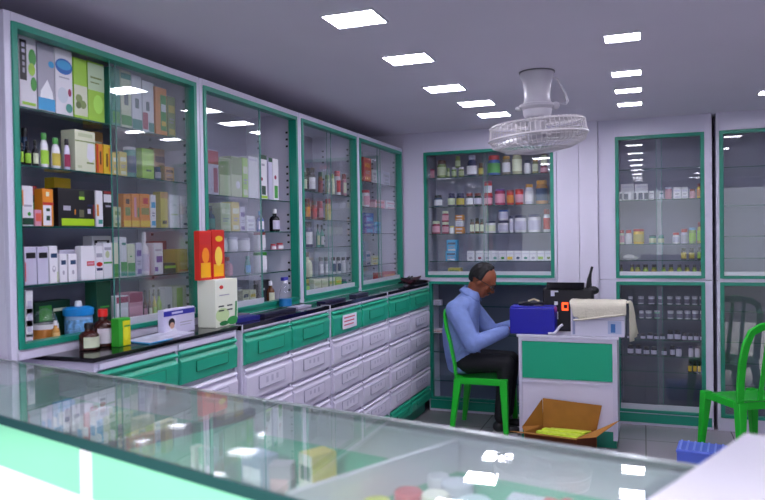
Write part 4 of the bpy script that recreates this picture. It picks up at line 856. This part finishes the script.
# towel: sheet draped over the carton, hanging over front and right side
TOW = mat('#cfcab8', .95, bump=.35, scale=90, var=.03)
def towel():
    b = one(); nx = 26; th_ = .006; rows = []
    ex0, ex1, yf, yb, zt_ = -.50, -.118, 5.088, 5.29, DH+.2425
    path = [(yf+.19, zt_), (yf+.14, zt_+.002), (yf+.08, zt_+.001), (yf+.03, zt_+.001), (yf+.006, zt_-.004), (yf-.006, zt_-.02), (yf-.009, zt_-.06), (yf-.010, zt_-.10), (yf-.010, zt_-.135)]
    vs = []; fs = []
    for j, (y, z) in enumerate(path):
        for i in range(nx+1):
            u = i/nx; x = ex0+(ex1-ex0)*u; zz = z; yy = y
            if j > 4:
                L = .055+.05*(1-u)+(.0 if u > .08 else -.03); k = (j-4)/4; zz = zt_-.004-k*(L+.03); yy = yf-.006-.004*math.sin(u*17+j)*k-.002
            zz += .0015*math.sin(u*23)*math.cos(j)
            vs.append((x+(.03*(j > 4)*(j-4)/4*(1 if u < .3 else 0)*(1-u)), yy, zz))
    for j in range(len(path)-1):
        for i in range(nx): a = j*(nx+1)+i; fs.append((a, a+1, a+nx+2, a+nx+1))
    b.add(vs, fs, TOW, True)
    # second fold edge in front
    o = b.build('towel'); so = o.modifiers.new('thick', 'SOLIDIFY'); so.thickness = .006; so.offset = 1; ss = o.modifiers.new('ss', 'SUBSURF'); ss.levels = 1; ss.render_levels = 1
    tag(o, 'cream towel draped over the white carton on the desk, one end hanging', 'towel')
    c = one(); vs = []; fs = []; nn = 14
    pth = [(0, 0), (.022, -.004), (.032, -.03), (.038, -.07), (.045, -.13), (.052, -.20), (.055, -.275)]
    for j, (dx, dz) in enumerate(pth):
        for i in range(nn+1):
            v = i/nn; sp = 1-.45*min(1, j/5); vs.append((ex1+dx+(.012*math.sin(v*14+j*.9)+.04*(v-.6))*(j/6), yf+.0+.17*(v*sp)+.02*(j/6), zt_+dz+.003*math.cos(v*9)+(.05*v*(j/6))))
    for j in range(len(pth)-1):
        for i in range(nn): a = j*(nn+1)+i; fs.append((a, a+1, a+nn+2, a+nn+1))
    c.add(vs, fs, TOW, True); q = c.build('hanging_end', o); so = q.modifiers.new('thick', 'SOLIDIFY'); so.thickness = .007
    c = one(); c.tube([(ex0+.03, yf-.016, zt_-.128), (ex0+.12, yf-.018, zt_-.118), (ex0+.24, yf-.018, zt_-.098), (ex0+.36, yf-.014, zt_-.082)], .006, TOW, 8); c.build('rolled_hem', o)
towel()

# ---------------------------------------------------------------- open cardboard box on the floor
CB1 = mat('#a8702a', .8, var=.06, scale=12); CB2 = mat('#6a3416', .85, var=.06, scale=12)
t = thing('cardboard_box', 'open brown cardboard box with flaps on the floor before the desk', 'box', (0, 0, 0))
A_, B_, C2, D_ = Vector((-.79, 4.86, .14)), Vector((-.435, 4.80, .14)), Vector((-.32, 5.055, .14)), Vector((-.69, 5.07, .14))
def wall(p, q, m, z0=0.001, z1=.14, th=.005):
    d = (q-p).normalized(); n = Vector((-d.y, d.x, 0))*th
    return one().prism([(p.x, p.y), (q.x, q.y), (q.x+n.x, q.y+n.y), (p.x+n.x, p.y+n.y)], z0, z1, m)
bb = one()
for p, q in ((A_, B_), (B_, C2), (C2, D_), (D_, A_)):
    w_ = wall(p, q, CB2 if p is A_ or p is B_ else CB1); bb.add(w_.v, w_.f, w_.mats[0])
bb.prism([(A_.x, A_.y), (B_.x, B_.y), (C2.x, C2.y), (D_.x, D_.y)], .001, .006, CB1)
bb.build('body', t)
def flap(p, q, a, b, name='flap'):
    n = (q-p).cross(a-p).normalized()*.004
    return one().loft([p, q, b, a], [p+n, q+n, b+n, a+n], CB1).build(name, t)
flap(D_, C2, on(543, 398, 1, 5.07), on(602, 405.5, 1, 5.05))
flap(A_, D_, on(522, 427, 1, 4.90), on(542, 399, 1, 5.05))
flap(A_, B_, on(510, 431, 1, 4.80), on(577, 439.5, 1, 4.70))
flap(B_, C2, on(596, 437, 1, 4.86), on(620, 420, 1, 5.05))
b = one(); n = 8
ctr = (A_+B_+C2+D_)/4
def inb(u, v): return A_.lerp(B_, u).lerp(D_.lerp(C2, u), v)
for k in range(5):
    u0, v0 = random.uniform(.04, .2), .05+.17*k
    q = [inb(u0, v0), inb(.93, v0+.02), inb(.93, v0+.2), inb(u0, v0+.18)]
    z = .122+.008*(k % 2)
    b.prism([(p.x, p.y) for p in q], z-.02, z+.006+.002*k, mat('#cfe44a', .35, bump=.5, scale=45, var=.1))
tag(b.build('leaflet_bundle', bevel=.003), 'bundle of yellow green plastic packs inside the open cardboard box', 'packs')
bpy.data.objects['leaflet_bundle'].name = 'plastic_packs'

# blue crate
t = thing('crate', 'low blue ribbed plastic crate on the floor beyond the counter', 'crate', (.18, 4.72, 0), -.12)
BL = mat('#5a72dc', .4, var=.04, scale=6)
one().box(0, .28, 0, .22, .0, .148, BL).build('body', t, bevel=.004)
b = one()
for k in range(7): b.box(.01+.04*k, .022+.04*k, .003, .217, .1483, .153, mat('#8a9ef0', .4))
b.build('ribs', t); b = one(); b.box(-.004, .284, -.004, .224, .128, .144, BL); b.build('rim', t, bevel=.003)

# ---------------------------------------------------------------- green plastic chairs
CHG = mat('#1cc02c', .28, var=.03, scale=4)
def chair(label, loc, rz):
    """local: faces +x, origin under the seat centre"""
    t = thing('plastic_chair', label, 'chair', loc, rz, 'green plastic chairs'); sh = .43
    w_ = .40; d_ = .40
    b = one(); n = 10; vs = []; fs = []
    for i in range(n+1):
        for j in range(n+1):
            u, v = i/n, j/n; x = -d_/2+d_*u; y = (-w_/2+w_*v)*(1-.06*(1-u)); e = max(abs(u-.5), abs(v-.5))*2
            dip = -.014*(1-e**3) - (.022*max(0, u-.86)/.14) + .014*max(0, .14-u)/.14
            vs.append((x, y, sh+dip))
    for i in range(n):
        for j in range(n): a = i*(n+1)+j; fs.append((a, a+1, a+n+2, a+n+1))
    b.add(vs, fs, CHG, True); s = b.build('seat', t); m_ = s.modifiers.new('t', 'SOLIDIFY'); m_.thickness = .006; m_.offset = -1
    # apron
    ap = one(); ap.box(-.18, .185, -.198, -.190, sh-.05, sh-.004, CHG); ap.box(-.18, .185, .190, .198, sh-.05, sh-.004, CHG); ap.box(.188, .196, -.18, .18, sh-.055, sh-.022, CHG); ap.box(-.196, -.188, -.18, .18, sh-.05, sh-.002, CHG)
    ap.build('seat_rim', t, bevel=.003)
    for sxn, syn in ((1, 1), (1, -1), (-1, 1), (-1, -1)):
        top = Vector((sxn*.172, syn*.172, sh-.004)); bot = Vector((sxn*(.195 if sxn > 0 else .225), syn*.205, 0)); A = []; B = []
        for c, L, z in ((top, A, 0), (bot, B, 0)):
            a_ = .030 if c is top else .017
            for dx, dy in ((-a_, -a_), (a_, -a_), (a_, a_), (-a_, a_)): L.append((c.x+dx, c.y+dy, c.z))
        one().loft(B, A, CHG).build('leg', t, bevel=.006)
    # back hoop
    pts = []
    for k in range(25):
        a = k/24; ang = PI*a
        pts.append(None)
    H_ = .47; pts = [(-.185, -.185, sh-.01), (-.20, -.190, sh+.12), (-.225, -.195, sh+.26), (-.255, -.192, sh+.37), (-.272, -.165, sh+.45), (-.283, -.11, sh+.482), (-.287, 0, sh+.493), (-.283, .11, sh+.482), (-.272, .165, sh+.45), (-.255, .192, sh+.37), (-.225, .195, sh+.26), (-.20, .190, sh+.12), (-.185, .185, sh-.01)]
    h = one()
    # flattened band: sweep a rectangle
    prof = []; vs = []; fs = []; N = len(pts)
    for i, p in enumerate(pts):
        p = Vector(p); a = Vector(pts[max(0, i-1)]); c = Vector(pts[min(N-1, i+1)]); tn = (c-a).normalized(); out = Vector((-1, 0, -.25)).normalized(); out = (out-tn*out.dot(tn)).normalized(); sd = tn.cross(out)
        for du, dv in ((-.010, -.026), (.010, -.026), (.010, .026), (-.010, .026)): vs.append(p+out*du+sd*dv)
    for i in range(N-1):
        for k in range(4): fs.append((i*4+k, i*4+(k+1) % 4, (i+1)*4+(k+1) % 4, (i+1)*4+k))
    fs += [(3, 2, 1, 0), tuple((N-1)*4+k for k in range(4))]
    h.add(vs, fs, CHG, True); q = h.build('back_hoop', t); bv = q.modifiers.new('b', 'BEVEL'); bv.width = .006; bv.segments = 3; bv.limit_method = 'ANGLE'
    for y in (-.05, .05):
        top = Vector((-.284+abs(y)*.02, y, sh+.462-abs(y)*.06)); bt = Vector((-.19, y, sh+.005)); A = []; B = []
        for c, L in ((bt, B), (top, A)):
            for dx, dy in ((-.004, -.017), (.004, -.017), (.004, .017), (-.004, .017)): L.append((c.x+dx, c.y+dy, c.z))
        one().loft(B, A, CHG).build('back_slat', t, bevel=.002)
    return t
chair('bright green plastic chair that the man sits on', (-1.165, 5.365, 0), 0)
chair('empty bright green plastic chair in front of the empty cabinets', (.623, 5.143, 0), 2.094)

# ---------------------------------------------------------------- the man
def remesh(b, name, parent, vox, m, it=6, sub=False):
    o = b.build(name, parent); r = o.modifiers.new('r', 'REMESH'); r.mode = 'VOXEL'; r.voxel_size = vox; r.use_smooth_shade = True
    s = o.modifiers.new('s', 'SMOOTH'); s.iterations = it; s.factor = .5
    return o
def cap(b, pts, rs, m, seg=14, fl=1.0):
    """tapered limb through joints"""
    for i in range(len(pts)-1):
        p, q = Vector(pts[i]), Vector(pts[i+1]); n = max(2, int((q-p).length/.015))
        for k in range(n+1):
            u = k/n; b.ball(p.lerp(q, u), rs[i]*(1-u)+rs[i+1]*u, m, 1, 1, 1, seg, 8)
SKIN = mat('#8a4c30', .45, var=.05, scale=25); SHIRT = mat('#7d92cc', .85, var=.08, scale=14, bump=.9); TROU = mat('#0a0a14', .8, var=.05); HAIR = mat('#0c0a0e', .7, bump=.6, scale=120, var=.1)
man = thing('person', 'man in a light blue shirt and glasses, seated on the green chair, looking down', 'person', (0, 0, 0))
MY = 5.37
hc = Vector((-1.175, MY, 1.155)); tilt = Matrix.Rotation(math.radians(32), 3, 'Y')     # face +x, bowed
def hp(x, y, z): return hc + tilt @ Vector((x, y, z))
b = one()
b.ball(hp(-.012, 0, .022), .100, SKIN, 1.02, .80, 1.02, 24, 16, tilt)        # cranium
b.ball(hp(.030, 0, -.045), .070, SKIN, .85, .82, 1.1, 20, 12, tilt)        # face
b.ball(hp(.045, 0, -.098), .036, SKIN, .9, .95, .75, 16, 10, tilt)           # chin
b.ball(hp(.0, 0, -.07), .060, SKIN, .9, .92, .7, 16, 10, tilt)
b.ball(hp(.075, 0, .020), .034, SKIN, .7, 1.5, .6, 16, 10, tilt)              # brow
cap(b, [hp(.086, 0, -.002), hp(.108, 0, -.036)], [.010, .015], SKIN)        # nose
b.ball(hp(.101, .012, -.040), .009, SKIN); b.ball(hp(.101, -.012, -.040), .009, SKIN)
for s in (1, -1): b.ball(hp(.058, .040*s, -.028), .026, SKIN, .8, .8, .8)        # cheeks
b.ball(hp(.084, 0, -.070), .016, SKIN, .8, 1.4, .45, 14, 8, tilt); b.ball(hp(.082, 0, -.080), .015, SKIN, .8, 1.2, .5, 14, 8, tilt)       # lips
for s in (1, -1):   # ears
    b.ball(hp(-.012, .082*s, -.012), .028, SKIN, .75, .28, 1.15, 14, 10, tilt)
cap(b, [hp(-.03, 0, -.06), (-1.265, MY, 1.035), (-1.30, MY, .97)], [.058, .058, .066], SKIN)   # neck
# inner torso and limbs (under the clothes), one continuous figure
cap(b, [(-1.30, MY, .97), (-1.335, MY, .80), (-1.33, MY, .56)], [.085, .10, .10], SKIN)
def arm(s, sh, el, wr, pal):
    cap(b, [sh, el, wr], [.042, .036, .025], SKIN)
    d = (Vector(pal)-Vector(wr)).normalized(); side = Vector((0, -s, 0)); p0 = Vector(pal)
    for k in range(5): b.ball(Vector(wr).lerp(p0, k/4), .026, SKIN, 1, 1.25, .55, 12, 8)
    lens = (.060, .070, .066, .052)
    for k in range(4):
        off = Vector((0, (k-1.5)*.019, 0)); a0 = p0+off+d*.010; a1 = a0+d*lens[k]*.5+Vector((0, 0, -.004)); a2 = a1+d*lens[k]*.4+Vector((0, 0, -.020))
        cap(b, [a0, a1, a2], [.0095, .009, .008], SKIN, 10)
    tb = Vector(wr).lerp(p0, .45)+side*(-.024)*(-1)
    cap(b, [tb, tb+d*.035+side*.018+Vector((0, 0, -.004)), tb+d*.062+side*.012+Vector((0, 0, -.012))], [.011, .010, .009], SKIN, 10)
nsh, nel, nwr, npa = (-1.355, 5.205, .935), (-1.215, 5.155, .690), (-1.00, 5.285, .775), (-.935, 5.325, .805)
fsh, fel, fwr, fpa = (-1.325, 5.535, .935), (-1.155, 5.60, .72), (-.98, 5.47, .80), (-.96, 5.44, .80)
arm(-1, nsh, nel, nwr, npa); arm(1, fsh, fel, fwr, fpa)
for s in (-1, 1): cap(b, [(-1.31, MY+.085*s, .52), (-.99, MY+.10*s, .525), (-1.03, MY+.10*s, .10)], [.075, .050, .036], SKIN)
remesh(b, 'body', man, .0055, SKIN, 4)
# hair: shell round the back and sides, balding front
b = one()
for k in range(13):
    for j in range(9):
        th_ = PI*(.5+k/12*1.0)            # from one side round the back to the other
        z = -.035+j*.016
        if j == 8: pass
        rr = math.sqrt(max(0, 1-((z-.022)/.104)**2)); v = Vector((-.012+.102*rr*math.cos(th_), .083*rr*math.sin(th_), z))
        if z < .004 and abs(math.cos(th_)) < .62: continue
        b.ball(hc+tilt @ v, .016, HAIR, 1, 1, 1, 10, 6)
for k in range(160):      # crown
    a = random.uniform(0, 2*PI); r = random.uniform(0, .075); x = -.035+r*math.cos(a); y = r*math.sin(a)*.9
    if x > .012: continue
    z = .024+.103*math.sqrt(max(0, 1-((x+.012)/.104)**2-(y/.084)**2)); b.ball(hc+tilt @ Vector((x, y, z)), .015, HAIR, 1, 1, 1, 10, 6)
remesh(b, 'hair', man, .005, HAIR, 5)
# eyes, brows, moustache, glasses
for s in (1, -1):
    b = one(); b.ball(hp(.083, .031*s, -.006), .011, P('#e6dcd6', .2), .6, 1.1, .75); b.ball(hp(.089, .031*s, -.008), .006, P('#150c08', .2), .5, 1, 1); b.build('eye', man)
    b = one(); b.tube([hp(.098, .014*s, .012), hp(.098, .032*s, .018), hp(.086, .050*s, .012)], [.004, .0045, .002], HAIR, 8); b.build('eyebrow', man)
b = one(); b.tube([hp(.082, -.028, -.063), hp(.098, -.012, -.056), hp(.100, 0, -.054), hp(.098, .012, -.056), hp(.082, .028, -.063)], [.003, .007, .007, .007, .003], HAIR, 8); b.build('moustache', man)
b = one()
for s in (1, -1):
    pts = [hp(.104-.008*abs(math.cos(a))*(1 if math.cos(a)*s > 0 else 0), .032*s+.025*math.cos(a), -.008+.017*math.sin(a)) for a in [2*PI*k/16 for k in range(16)]]
    b.tube(pts, .0028, DARK, 6, True)
    b.tube([hp(.096, .056*s, -.002), hp(.05, .082*s, .004), hp(-.01, .090*s, .004), hp(-.03, .088*s, -.015)], .003, DARK, 6)
b.tube([hp(.105, -.008, -.004), hp(.110, 0, -.001), hp(.105, .008, -.004)], .0028, DARK, 6); b.build('glasses', man)
# shirt
b = one()
spine = [(-1.34, .47, .125, .155), (-1.345, .56, .140, .165), (-1.355, .66, .145, .172), (-1.36, .76, .145, .180), (-1.355, .86, .140, .190), (-1.335, .94, .128, .182), (-1.305, 1.00, .100, .140), (-1.285, 1.04, .072, .095), (-1.268, 1.065, .058, .066)]
for i in range(len(spine)-1):
    a, c = spine[i], spine[i+1]
    for k in range(6):
        u = k/6; x, z, rx, ry = [a[q]*(1-u)+c[q]*u for q in range(4)]; b.ball((x, MY, z), 1, SHIRT, rx, ry, .05, 20, 10)
cap(b, [(-1.32, 5.24, .965), nsh, nel], [.072, .082, .070], SHIRT); cap(b, [nel, nwr], [.066, .046], SHIRT)
cap(b, [(-1.32, 5.50, .965), fsh, fel], [.072, .080, .066], SHIRT); cap(b, [fel, fwr], [.062, .044], SHIRT)
# folds
for (p, q, r) in (((-1.25, 5.19, .74), (-1.33, 5.20, .62), .016), ((-1.24, 5.21, .66), (-1.36, 5.21, .60), .016), ((-1.16, 5.13, .67), (-1.20, 5.11, .74), .012), ((-1.28, 5.20, .92), (-1.26, 5.22, .80), .014), ((-1.42, 5.24, .80), (-1.30, 5.20, .70), .012), ((-1.40, 5.22, .56), (-1.26, 5.22, .52), .016)):
    cap(b, [p, q], [r, r*.7], SHIRT, 10)
remesh(b, 'shirt', man, .008, SHIRT, 3)
b = one()   # collar: a folded band round the neck
tc_ = Matrix.Rotation(math.radians(24), 3, 'Y'); cc0 = Vector((-1.268, MY, 1.062)); vs = []; n = 28
for rr, zz in ((.060, -.01), (.064, .026), (.070, .030), (.090, -.006), (.098, -.022)):
    for k in range(n+1):
        a = .28+(2*PI-.56)*k/n; dip = -.016*max(0, math.cos(a)) if zz < 0 else 0
        vs.append(cc0+tc_ @ Vector((rr*math.cos(a), rr*1.05*math.sin(a), zz+dip)))
b.add(vs, [(j*(n+1)+k, j*(n+1)+k+1, (j+1)*(n+1)+k+1, (j+1)*(n+1)+k) for j in range(4) for k in range(n)], SHIRT, True)
q = b.build('collar', man); so = q.modifiers.new('t', 'SOLIDIFY'); so.thickness = .004
# trousers, shoes
b = one()
b.ball((-1.315, MY, .525), .13, TROU, 1.0, 1.35, .62, 20, 12)
for s in (-1, 1): cap(b, [(-1.30, MY+.085*s, .525), (-.985, MY+.10*s, .535), (-1.025, MY+.10*s, .13)], [.088, .064, .058], TROU)
remesh(b, 'trousers', man, .009, TROU, 4)
for s in (-1, 1):
    b = one(); y = MY+.10*s
    b.ball((-1.045, y, .052), .05, DARK, 1.0, .85, .9, 16, 10); b.ball((-.955, y, .036), .05, DARK, 1.4, .85, .62, 16, 10); b.box(-1.09, -.90, y-.034, y+.034, .001, .016, P('#b8b4b8')); b.build('shoe', man)

# ---------------------------------------------------------------- ceiling fan
FX, FY = -.545, 3.93
FW_ = mat('#c9c6cf', .3); WIRE = mat('#d0ccd0', .4)
fan = thing('ceiling_fan', 'white caged fan hanging from the ceiling in the middle of the shop', 'fan', (FX, FY, 0))
one().lathe([(.085, 2.3995), (.092, 2.392), (.090, 2.372), (.078, 2.345), (.072, 2.30), (.070, 2.26), (.074, 2.235), (.080, 2.225)], (0, 0, 0), FW_, 28).build('ceiling_mount', fan)
one().lathe([(.09, 2.3999), (.098, 2.399), (.098, 2.394), (.09, 2.393)], (0, 0, 0), mat('#77757f', .4), 28).build('mount_ring', fan)
one().lathe([(.080, 2.225), (.098, 2.218), (.102, 2.205), (.094, 2.196), (.078, 2.192), (.076, 2.165), (.066, 2.150), (.04, 2.145)], (0, 0, 0), FW_, 28).build('motor_housing', fan)
one().ball((.10, -.02, 2.205), .022, FW_, 1, 1, 1).build('knob', fan); one().ball((-.10, -.02, 2.20), .018, FW_, 1, 1, .8).build('knob', fan)
one().tube([(.085, 0, 2.36), (.11, 0, 2.35), (.15, 0, 2.27), (.163, 0, 2.225), (.155, 0, 2.212), (.11, 0, 2.218)], .006, FW_).build('bracket', fan)
cage = bpy.data.objects.new('cage', None)
tl = Matrix.Rotation(math.radians(-4), 4, 'Y') @ Matrix.Rotation(math.radians(2), 4, 'X')
def T(p): v = tl @ Vector(p); return (v.x, v.y, v.z+2.055)
b = one(); R_ = .262
def ring(r, z, wr=.0025, m=WIRE): b.tube([T((r*math.cos(a), r*math.sin(a), z)) for a in [2*PI*k/48 for k in range(48)]], wr, m, 6, True)
for r, z, w_ in ((R_-.003, .054, .004), (R_+.004, -.014, .007), (.10, .070, .003), (.19, .069, .0025)): ring(r, z, w_)
N = 64
for k in range(N):
    a = 2*PI*k/N; c, s_ = math.cos(a), math.sin(a)
    b.tube([T((r*c, r*s_, z)) for r, z in ((.06, .070), (.19, .068), (.252, .064), (R_-.004, .052), (R_+.004, -.016))], .0022, WIRE, 5)
b.build('upper_guard', fan)
b = one()
for k in range(N):
    a = 2*PI*k/N; c, s_ = math.cos(a), math.sin(a)
    b.tube([T((r*c, r*s_, z)) for r, z in ((R_+.003, -.016), (.25, -.052), (.18, -.082), (.09, -.095))], .0023, WIRE, 5)
for r, z in ((.258, -.028), (.245, -.052), (.22, -.064), (.18, -.082), (.14, -.088), (.11, -.092)): ring(r, z, .0024)
b.build('lower_guard', fan)
bb_ = one().lathe([(.001, -.100), (.085, -.100), (.095, -.094), (.09, -.088), (.001, -.088)], (0, 0, 0), FW_, 28); bb_.v = [T(v) for v in bb_.v]; bb_.build('badge', fan)
hb = one().lathe([(.001, -.055), (.05, -.05), (.055, -.02), (.05, .02), (.045, .09), (.001, .10)], (0, 0, 0), FW_, 24); hb.v = [T(v) for v in hb.v]; hb.build('hub', fan)
BLM = mat('#c8c4c8', .3)
for k in range(3):
    a = 2*PI*k/3+.5; vs = []; n = 8
    for j in range(n+1):
        r = .05+.20*j/n; wd = (.05+.055*math.sin(PI*(j/n)*.8))
        for sd, zz in ((-1, .022), (1, -.022)):
            an = a+sd*wd/r*.9; vs.append(T((r*math.cos(an), r*math.sin(an), zz-.0)))
    bl = one(); bl.add(vs, [(2*j, 2*j+1, 2*j+3, 2*j+2) for j in range(n)], BLM, True); q = bl.build('blade', fan); so = q.modifiers.new('t', 'SOLIDIFY'); so.thickness = .003

# ---------------------------------------------------------------- light
wd = bpy.data.worlds.new('sky'); bpy.context.scene.world = wd; wd.use_nodes = True
bg = wd.node_tree.nodes['Background']; bg.inputs[0].default_value = (.86, .92, 1.0, 1); bg.inputs[1].default_value = .8
sun_d = bpy.data.lights.new('sun', 'SUN'); sun_d.energy = 2.3; sun_d.angle = .05; sun_d.color = (1, .97, .93)
sun = bpy.data.objects.new('sun', sun_d); COL.objects.link(sun); sun.rotation_euler = Vector((-.18, 1, -.44)).to_track_quat('-Z', 'Y').to_euler()
sc = bpy.context.scene
sc.view_settings.view_transform = 'Standard'; sc.view_settings.look = 'None'; sc.view_settings.gamma = 1; sc.view_settings.exposure = 1.15
sc.cycles.max_bounces = 10; sc.cycles.transparent_max_bounces = 32; sc.cycles.glossy_bounces = 5; sc.cycles.sample_clamp_indirect = 6
sc.cycles.use_denoising = True
